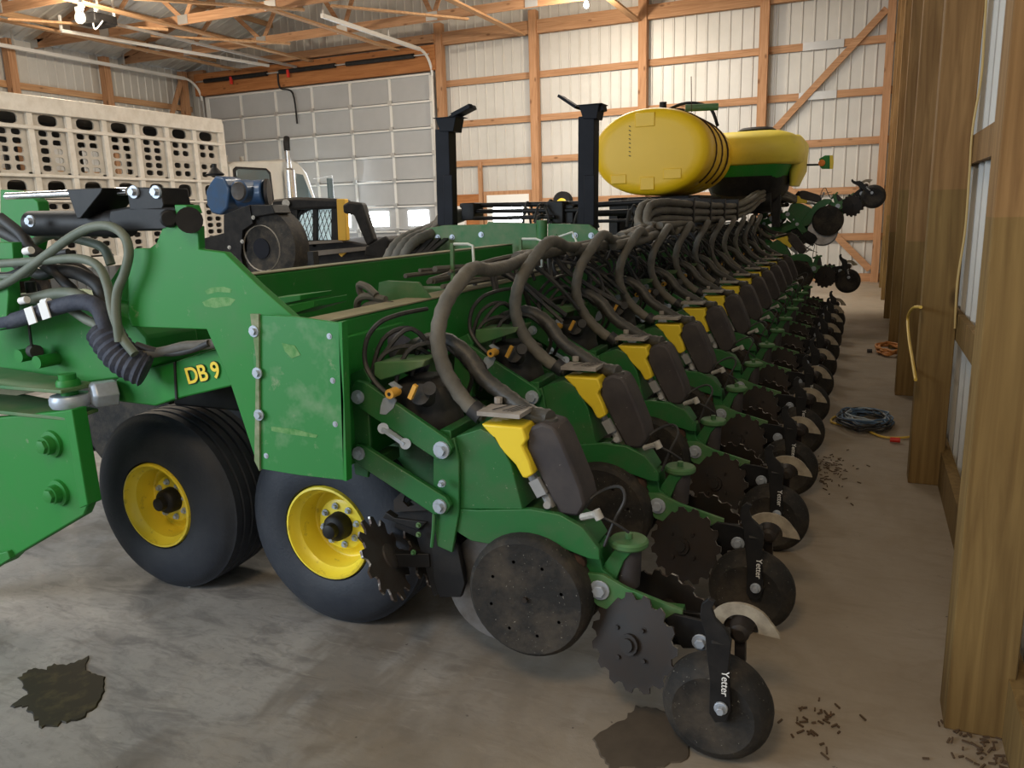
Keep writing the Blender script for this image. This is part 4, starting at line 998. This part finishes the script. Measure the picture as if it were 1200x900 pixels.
# ---------------------------------------------------------------- livestock trailer
TXX=-12.09
tr_=empty('livestock_trailer',(TXX-1.25,10.4,0),'long pale aluminium livestock trailer with rows of oval vent holes','trailer')
YS=[13.0-.68*k for k in range(10)]
def cell(m,y0,y1,z0,z1,holes):
    """flat sheet on plane x=TXX between y0..y1, z0..z1 punched with a grid of rounded holes; holes=(ny,nz,ry,rz)"""
    ny,nz,ry,rz=holes
    for i in range(ny):
        for j in range(nz):
            a0=y0+(y1-y0)*i/ny;a1=y0+(y1-y0)*(i+1)/ny;b0=z0+(z1-z0)*j/nz;b1=z0+(z1-z0)*(j+1)/nz
            cy=(a0+a1)/2;cz=(b0+b1)/2;hy=(a1-a0)/2;hz=(b1-b0)/2;n=24;vi=[];vo=[]
            for k in range(n):
                t=2*PI*(k+.5)/n;ct,s_=math.cos(t),math.sin(t)
                e=3.; iy=ry*math.copysign(abs(ct)**(2/e),ct);iz=rz*math.copysign(abs(s_)**(2/e),s_)
                q=max(abs(ct),abs(s_)); oy=hy*ct/q; oz=hz*s_/q
                vi.append((cy+iy,cz+iz)); vo.append((cy+oy,cz+oz))
            vs=[(TXX,a,b) for a,b in vo]+[(TXX,a,b) for a,b in vi]+[(TXX-.03,a,b) for a,b in vi]
            # corners close the outline
            base=len(vs); cs=[(TXX,cy+hy,cz+hz),(TXX,cy-hy,cz+hz),(TXX,cy-hy,cz-hz),(TXX,cy+hy,cz-hz)]
            fs=[]
            for k in range(n):
                l=(k+1)%n; fs+=[(k,l,n+l,n+k),(n+k,n+l,2*n+l,2*n+k)]
            for ci,k in enumerate((2,8,14,20)):
                fs.append((k,(k+1)%n,base+ci)) if True else None
            m.add(vs+cs,fs)
for k in range(9):
    y1=YS[k]-.03;y0=YS[k+1]+.03
    m=mb(); cell(m,y0,y1,3.11,3.30,(1,1,.17,.086))
    if k<2:
        cell(m,y0+.08,y1-.08,2.78,3.07,(2,2,.078,.050)); cell(m,y0+.08,y1-.08,2.40,2.70,(2,2,.078,.050))
        m.box((TXX-.02,y0,2.70),(TXX+.012,y1,2.78))
    else: cell(m,y0+.08,y1-.08,2.40,3.07,(2,5,.080,.047))
    m.box((TXX-.015,y0,2.36),(TXX,y0+.08,3.09)); m.box((TXX-.015,y1-.08,2.36),(TXX,y1,3.09)); m.box((TXX-.015,y0,3.05),(TXX,y1,3.11))
    m.box((TXX-.015,y0,2.31),(TXX,y1,2.40))
    cell(m,y0,y1,1.99,2.31,(1,1,.165,.125))
    cell(m,y0+.08,y1-.08,1.05,1.93,(2,7,.080,.045)); m.box((TXX-.015,y0,1.0),(TXX,y0+.08,1.99)); m.box((TXX-.015,y1-.08,1.0),(TXX,y1,1.99))
    m.build('vent_panel','alu',tr_)
for k in range(10):
    y=YS[k]; mb().box((TXX-.03,y-.05,.95),(TXX+.05,y+.05,3.32)).build('stud','alu_light',tr_,bevel=.004)
for z0,z1 in ((3.30,3.56),(3.05,3.11),(2.32,2.37),(1.93,1.97),(.85,1.02)):
    mb().box((TXX-.03,6.85,z0),(TXX+(.08 if z0>3.2 or z0<1 else .06),13.08,z1)).build('rail','alu_light',tr_,bevel=.01)
mb().box((TXX-.06,13.02,.9),(TXX+.05,13.14,3.5)).build('corner_post','alu_light',tr_,bevel=.02)
mb().box((TXX-2.5,6.9,3.5),(TXX-.03,13.08,3.54)).build('roof','alu',tr_)
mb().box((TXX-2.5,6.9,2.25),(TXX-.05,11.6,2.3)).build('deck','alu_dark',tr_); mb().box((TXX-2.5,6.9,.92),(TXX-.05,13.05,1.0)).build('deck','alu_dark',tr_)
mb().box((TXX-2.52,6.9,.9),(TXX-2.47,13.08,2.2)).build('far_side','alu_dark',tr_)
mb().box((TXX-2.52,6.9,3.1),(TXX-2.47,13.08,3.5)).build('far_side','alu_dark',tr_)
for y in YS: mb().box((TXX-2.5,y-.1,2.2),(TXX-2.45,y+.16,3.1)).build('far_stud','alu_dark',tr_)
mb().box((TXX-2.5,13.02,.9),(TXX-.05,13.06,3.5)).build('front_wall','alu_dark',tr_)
for y in (7.4,8.6):
    for x in (TXX-.35,TXX-2.2):
        mb().lathe((x,y,.5),(1,0,0),[(-.14,.28),(-.14,.42),(-.1,.49),(.1,.49),(.14,.42),(.14,.28),(.1,.26),(-.1,.26)],32).build('wheel','rubber',tr_)
mb().lathe((TXX-1.2,12.6,.15),(0,0,1),[(0,.1),(.75,.1)],10).build('landing_leg','alu_dark',tr_)
mb().box((TXX-1.4,12.5,0),(TXX-1.0,12.8,.15)).build('landing_foot','alu_dark',tr_)
mb().box((TXX+.05,12.75,3.33),(TXX+.07,12.9,3.42)).build('marker_lamp','orange',tr_)
# ---------------------------------------------------------------- truck
tx=-12.25
tk2=empty('semi_truck',(tx-1.1,15.4,0),'white truck tractor with a chrome exhaust stack in front of the overhead door','truck')
def exx(m,pts,x0,x1):
    n=len(pts); m.add([(x0,a,b) for a,b in pts]+[(x1,a,b) for a,b in pts],[tuple(range(n)),tuple(range(2*n-1,n-1,-1))]+[(i,(i+1)%n,(i+1)%n+n,i+n) for i in range(n)]); return m
def Q(u,v,x=tx): p=P(u,v,x=x); return (p.y,p.z)
exx(mb(),[(13.45,1.2),(13.4,2.70),(13.6,2.78),(15.0,2.86),(15.35,2.92),(15.7,2.86),(16.0,2.62),(16.25,2.05),(16.3,1.2)],tx-2.1,tx).build('cab','truck_white',tk2,bevel=.05)
exx(mb(),[(16.2,1.0),(16.2,1.95),(16.6,1.86),(17.25,1.65),(17.3,1.0)],tx-1.75,tx-.35).build('hood','truck_white',tk2,bevel=.06)
exx(mb(),[(15.55,2.0),(15.55,2.6),(15.82,2.58),(16.1,2.05)],tx-.02,tx+.012).build('door_window','glass',tk2,bevel=.01)
exx(mb(),[(13.5,1.95),(13.5,2.62),(13.6,2.68),(14.55,2.68),(14.68,2.6),(14.72,1.95)],tx-.02,tx+.02).build('sleeper_window_frame','black',tk2,bevel=.03)
exx(mb(),[(13.56,2.0),(13.56,2.6),(13.64,2.64),(14.52,2.64),(14.62,2.56),(14.66,2.0)],tx-.02,tx+.03).build('sleeper_window','glass',tk2,bevel=.03)
exx(mb(),[(16.02,2.0),(16.06,2.5),(16.1,2.5),(16.3,2.02)],tx-1.9,tx-.12).build('windshield','glass',tk2)
st_=mb().cyl((tx+.14,15.15,.9),(tx+.14,15.15,3.12),.062,16); st_.lathe((tx+.14,15.15,1.2),(0,0,1),[(0,.09),(0,.12),(1.45,.12),(1.5,.08)],20); s1=st_.build('exhaust_stack','chrome',tk2)
m=mb().tube([(tx+.14,15.15,3.08),(tx+.14,15.15,3.25),(tx+.10,15.22,3.36)],.072,12); m.build('stack_tip','black',tk2)
m=mb().box((tx+.30,16.32,2.02),(tx+.36,16.48,2.50)); m.mt(1).tube([(tx,16.2,2.5),(tx+.42,16.4,2.56),(tx+.42,16.4,1.95),(tx,16.2,1.9)],.012,6,sm=False); m.build('mirror',['glass','chrome'],tk2,bevel=.01)
for y in (13.7,14.2,15.4):
    m=mb().cyl((tx-.35,y,2.78),(tx-.35,y,2.93),.05,10); m.build('roof_lamp','white_dirty',tk2)
mb().box((tx-2.0,13.3,.55),(tx-.1,17.2,1.2)).build('chassis','black',tk2)
for y in (13.85,14.95,16.75):
    for x in (tx-.2,tx-1.9):
        mb().lathe((x,y,.5),(1,0,0),[(-.14,.28),(-.14,.42),(-.1,.5),(.1,.5),(.14,.42),(.14,.28),(.05,.2),(-.05,.2)],32).build('wheel','rubber',tk2)
# ---------------------------------------------------------------- skid steer loader
sy=10.6
sk=empty('skid_steer_loader',(-8.2,sy+.7,0),'black skid steer loader cab with mesh side windows and a yellow post','loader')
def spx(pts,y0,t,name,mt,bev=.01,par=None): return mb().pp(pts,y0,t).build(name,mt,par or sk,bevel=bev)
spx([(318,234),(345,231),(392,233),(399,236),(399,244),(345,246),(318,244)],sy-.05,.35,'roof','black',.04)
spx([(318,240),(398,240),(398,292),(318,292)],sy+.09,.02,'side_wall','black',0)
spx([(338,244),(348,244),(348,292),(338,292)],sy,.06,'cab_pillar','black')
spx([(366,244),(371,244),(371,290),(366,290)],sy,.06,'cab_pillar','black')
spx([(388,243),(396,243),(396,286),(388,286)],sy,.06,'cab_pillar','black')
spx([(330,282),(400,281),(452,290),(470,330),(300,340),(300,300)],sy,1.3,'body','black',.03)
spx([(344,290),(345,270),(353,252),(364,246),(368,246),(368,283),(344,284)],sy+.06,.02,'side_glass','dim_pane',.0)  # faint glow put into both side panes as if light came through; no lamp
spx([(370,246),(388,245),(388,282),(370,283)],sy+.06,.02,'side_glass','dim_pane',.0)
m=mb()
for k in range(9):
    m.bar(V(343+k*5.2,246,sy+.03),V(343+k*5.2+10,284,sy+.03),.008,.008); m.bar(V(353+k*5,246,sy+.03),V(338+k*5,284,sy+.03),.008,.008)
m.build('window_mesh','black',sk)
spx([(394,233),(404,233),(406,282),(396,282)],sy-.12,.1,'yellow_post','loader_yellow',.015)
spx([(398,292),(406,295),(400,301),(397,298)],sy-.05,.03,'decal','loader_yellow',.0)
spx([(401,240),(408,236),(424,238),(430,258),(438,282),(430,289),(424,276),(414,252),(402,250)],sy-.3,.14,'lift_arm','black',.03)
spx([(426,300),(428,288),(452,276),(456,282),(452,304)],sy-.3,.5,'coupler','black',.03)
m=mb().cyl(V(335,238,sy-.15),V(335,238,sy-.02),.06,16); m.build('headlamp','white_dirty',sk)
spx([(340,284),(400,281),(402,284),(342,288)],sy-.1,.05,'side_rail','alu_dark',.005)
spx([(345,296),(440,288),(440,292),(345,303)],sy-.1,.05,'side_rail','alu_dark',.005)
for x in (-8.9,-7.6):
    for y in (sy+.1,sy+1.2): mb().lathe((x,y-.1,.42),(0,1,0),[(0,.2),(0,.34),(.04,.41),(.2,.41),(.24,.34),(.24,.2)],28).build('wheel','rubber',sk)
# ---------------------------------------------------------------- pump cart with blue motor
py=7.6
pc=empty('pump_cart',(-6.6,py+.3,0),'black wheeled cart carrying a blue motor, standing behind the green frame plate','cart')
c=V(307,291,py)
m=mb().lathe((c.x,py,c.z),(0,1,0),[(.0,.27),(-.01,.29),(.0,.38),(.04,.46),(.30,.46),(.34,.38),(.34,.27)],40); m.build('tyre','rubber',pc)
m=mb().lathe((c.x,py,c.z),(0,1,0),[(.0,.275),(-.02,.27),(.03,.255),(.10,.23),(.12,.1),(.12,0)],30,caps=False); m.mt(1)
for k in range(5): t=2*PI*k/5; m.bolt((c.x-.02+math.cos(t)*.07,py+.11,c.z+math.sin(t)*.07),(0,-1,0),.012,.03)
m.build('wheel_rim',['alu','zinc'],pc)
mb().lathe((c.x,py-.015,c.z),(0,1,0),[(0,.0),(0,.12),(.01,.12),(.01,0)],26,caps=False).build('wheel_disc','mast_black',pc)
mb().pp([(262,252),(292,240),(296,262),(284,270),(282,300),(290,330),(262,330)],py-.08,.03).build('side_plate','black',pc,bevel=.005)
mb().pp([(292,240),(318,240),(322,250),(300,254),(292,258)],py-.06,.3).build('fender','black',pc,bevel=.01)
mb().pp([(232,281),(262,273),(290,276),(290,296),(232,296)],py,.4).build('chassis','black',pc,bevel=.01)
for a,b in ((284,283),(269,290),(297,255)): mb().bolt(V(a,b,py-.08),(0,-1,0),.018,.02).build('plate_bolt','white_dirty',pc)
for sx in (-.62,.62): mb().box((c.x+sx-.04,py+.1,0),(c.x+sx+.04,py+.2,c.z-.05)).build('support_leg','black',pc)
bm_=V(280,226,py+.15)
m=mb().cyl(V(262,230,py+.2),V(312,226,py+.35),.16,24); m.lathe(V(279,224,py+.06),(0,1,0),[(0,.10),(0,.13),(.2,.14)],24)
m.pp([(241,224),(246,214),(252,206),(262,208),(268,222),(266,244),(258,252),(248,250),(242,240)],py,.3)
m.build('motor_housing','blue_motor',pc,bevel=.02)
mb().lathe(V(279,224,py+.05),(0,1,0),[(0,.07),(-.01,.10),(.01,.115)],24).build('motor_flange','worn_steel',pc)
mb().lathe(V(252,204,py+.15),(0,0,1),[(-.02,.10),(.0,.11),(.03,.07),(.08,.03),(.12,.03)],16).build('filler_cap','black',pc)
mb().cyl(V(312,226,py+.35),V(316,226,py+.37),.17,24).build('motor_end','dark_steel',pc)

# ---------------------------------------------------------------- lights
w=D.worlds.new('world'); bpy.context.scene.world=w; w.use_nodes=True
w.node_tree.nodes['Background'].inputs[0].default_value=(.80,.90,1,1); w.node_tree.nodes['Background'].inputs[1].default_value=.42
def area(name,loc,target,sx,sy,e,c):
    l=D.lights.new(name,'AREA'); l.shape='RECTANGLE'; l.size=sx; l.size_y=sy; l.energy=e; l.color=c
    o=D.objects.new(name,l); o.location=loc; COL.objects.link(o)
    o.rotation_euler=(Vector(target)-Vector(loc)).to_track_quat('-Z','Y').to_euler(); return o
area('daylight_door_behind',(-6.8,-2.6,2.7),(-3.6,3.5,.3),4,3,290,(.76,.88,1))
area('daylight_far_door',(-13,YW-.5,2.),(-9,8,1.),5,2.,130,(.9,.96,1))
area('ceiling_lamp_row_near',(-9,5,5.3),(-9,5,0),3,1,170,(1,.9,.75))
area('ceiling_lamp_row_far',(-5,12.5,5.35),(-5,13.5,0),5,1,340,(1,.92,.80))
area('ceiling_lamp_right',(-.6,-1.5,4.6),(.0,4.5,.3),1,1,62,(1,.74,.45))

# ---------------------------------------------------------------- camera
cam=D.cameras.new('camera'); co=D.objects.new('camera',cam); COL.objects.link(co)
cam.sensor_width=36; cam.sensor_fit='HORIZONTAL'; cam.lens=F/1200*36; cam.clip_start=.05; cam.clip_end=200
Mx=Matrix.Identity(4)
right=RR@Vector((1,0,0)); down=RR@Vector((0,1,0)); fwd=RR@Vector((0,0,1))
for i in range(3): Mx[i][0]=right[i]; Mx[i][1]=-down[i]; Mx[i][2]=-fwd[i]
Mx[2][3]=H; co.matrix_world=Mx
s=bpy.context.scene; s.camera=co
s.view_settings.view_transform='Standard'; s.view_settings.look='None'; s.view_settings.gamma=1; s.view_settings.use_curve_mapping=False
s.view_settings.exposure=.55
for o in D.objects:
    if '_o' in o: del o['_o']
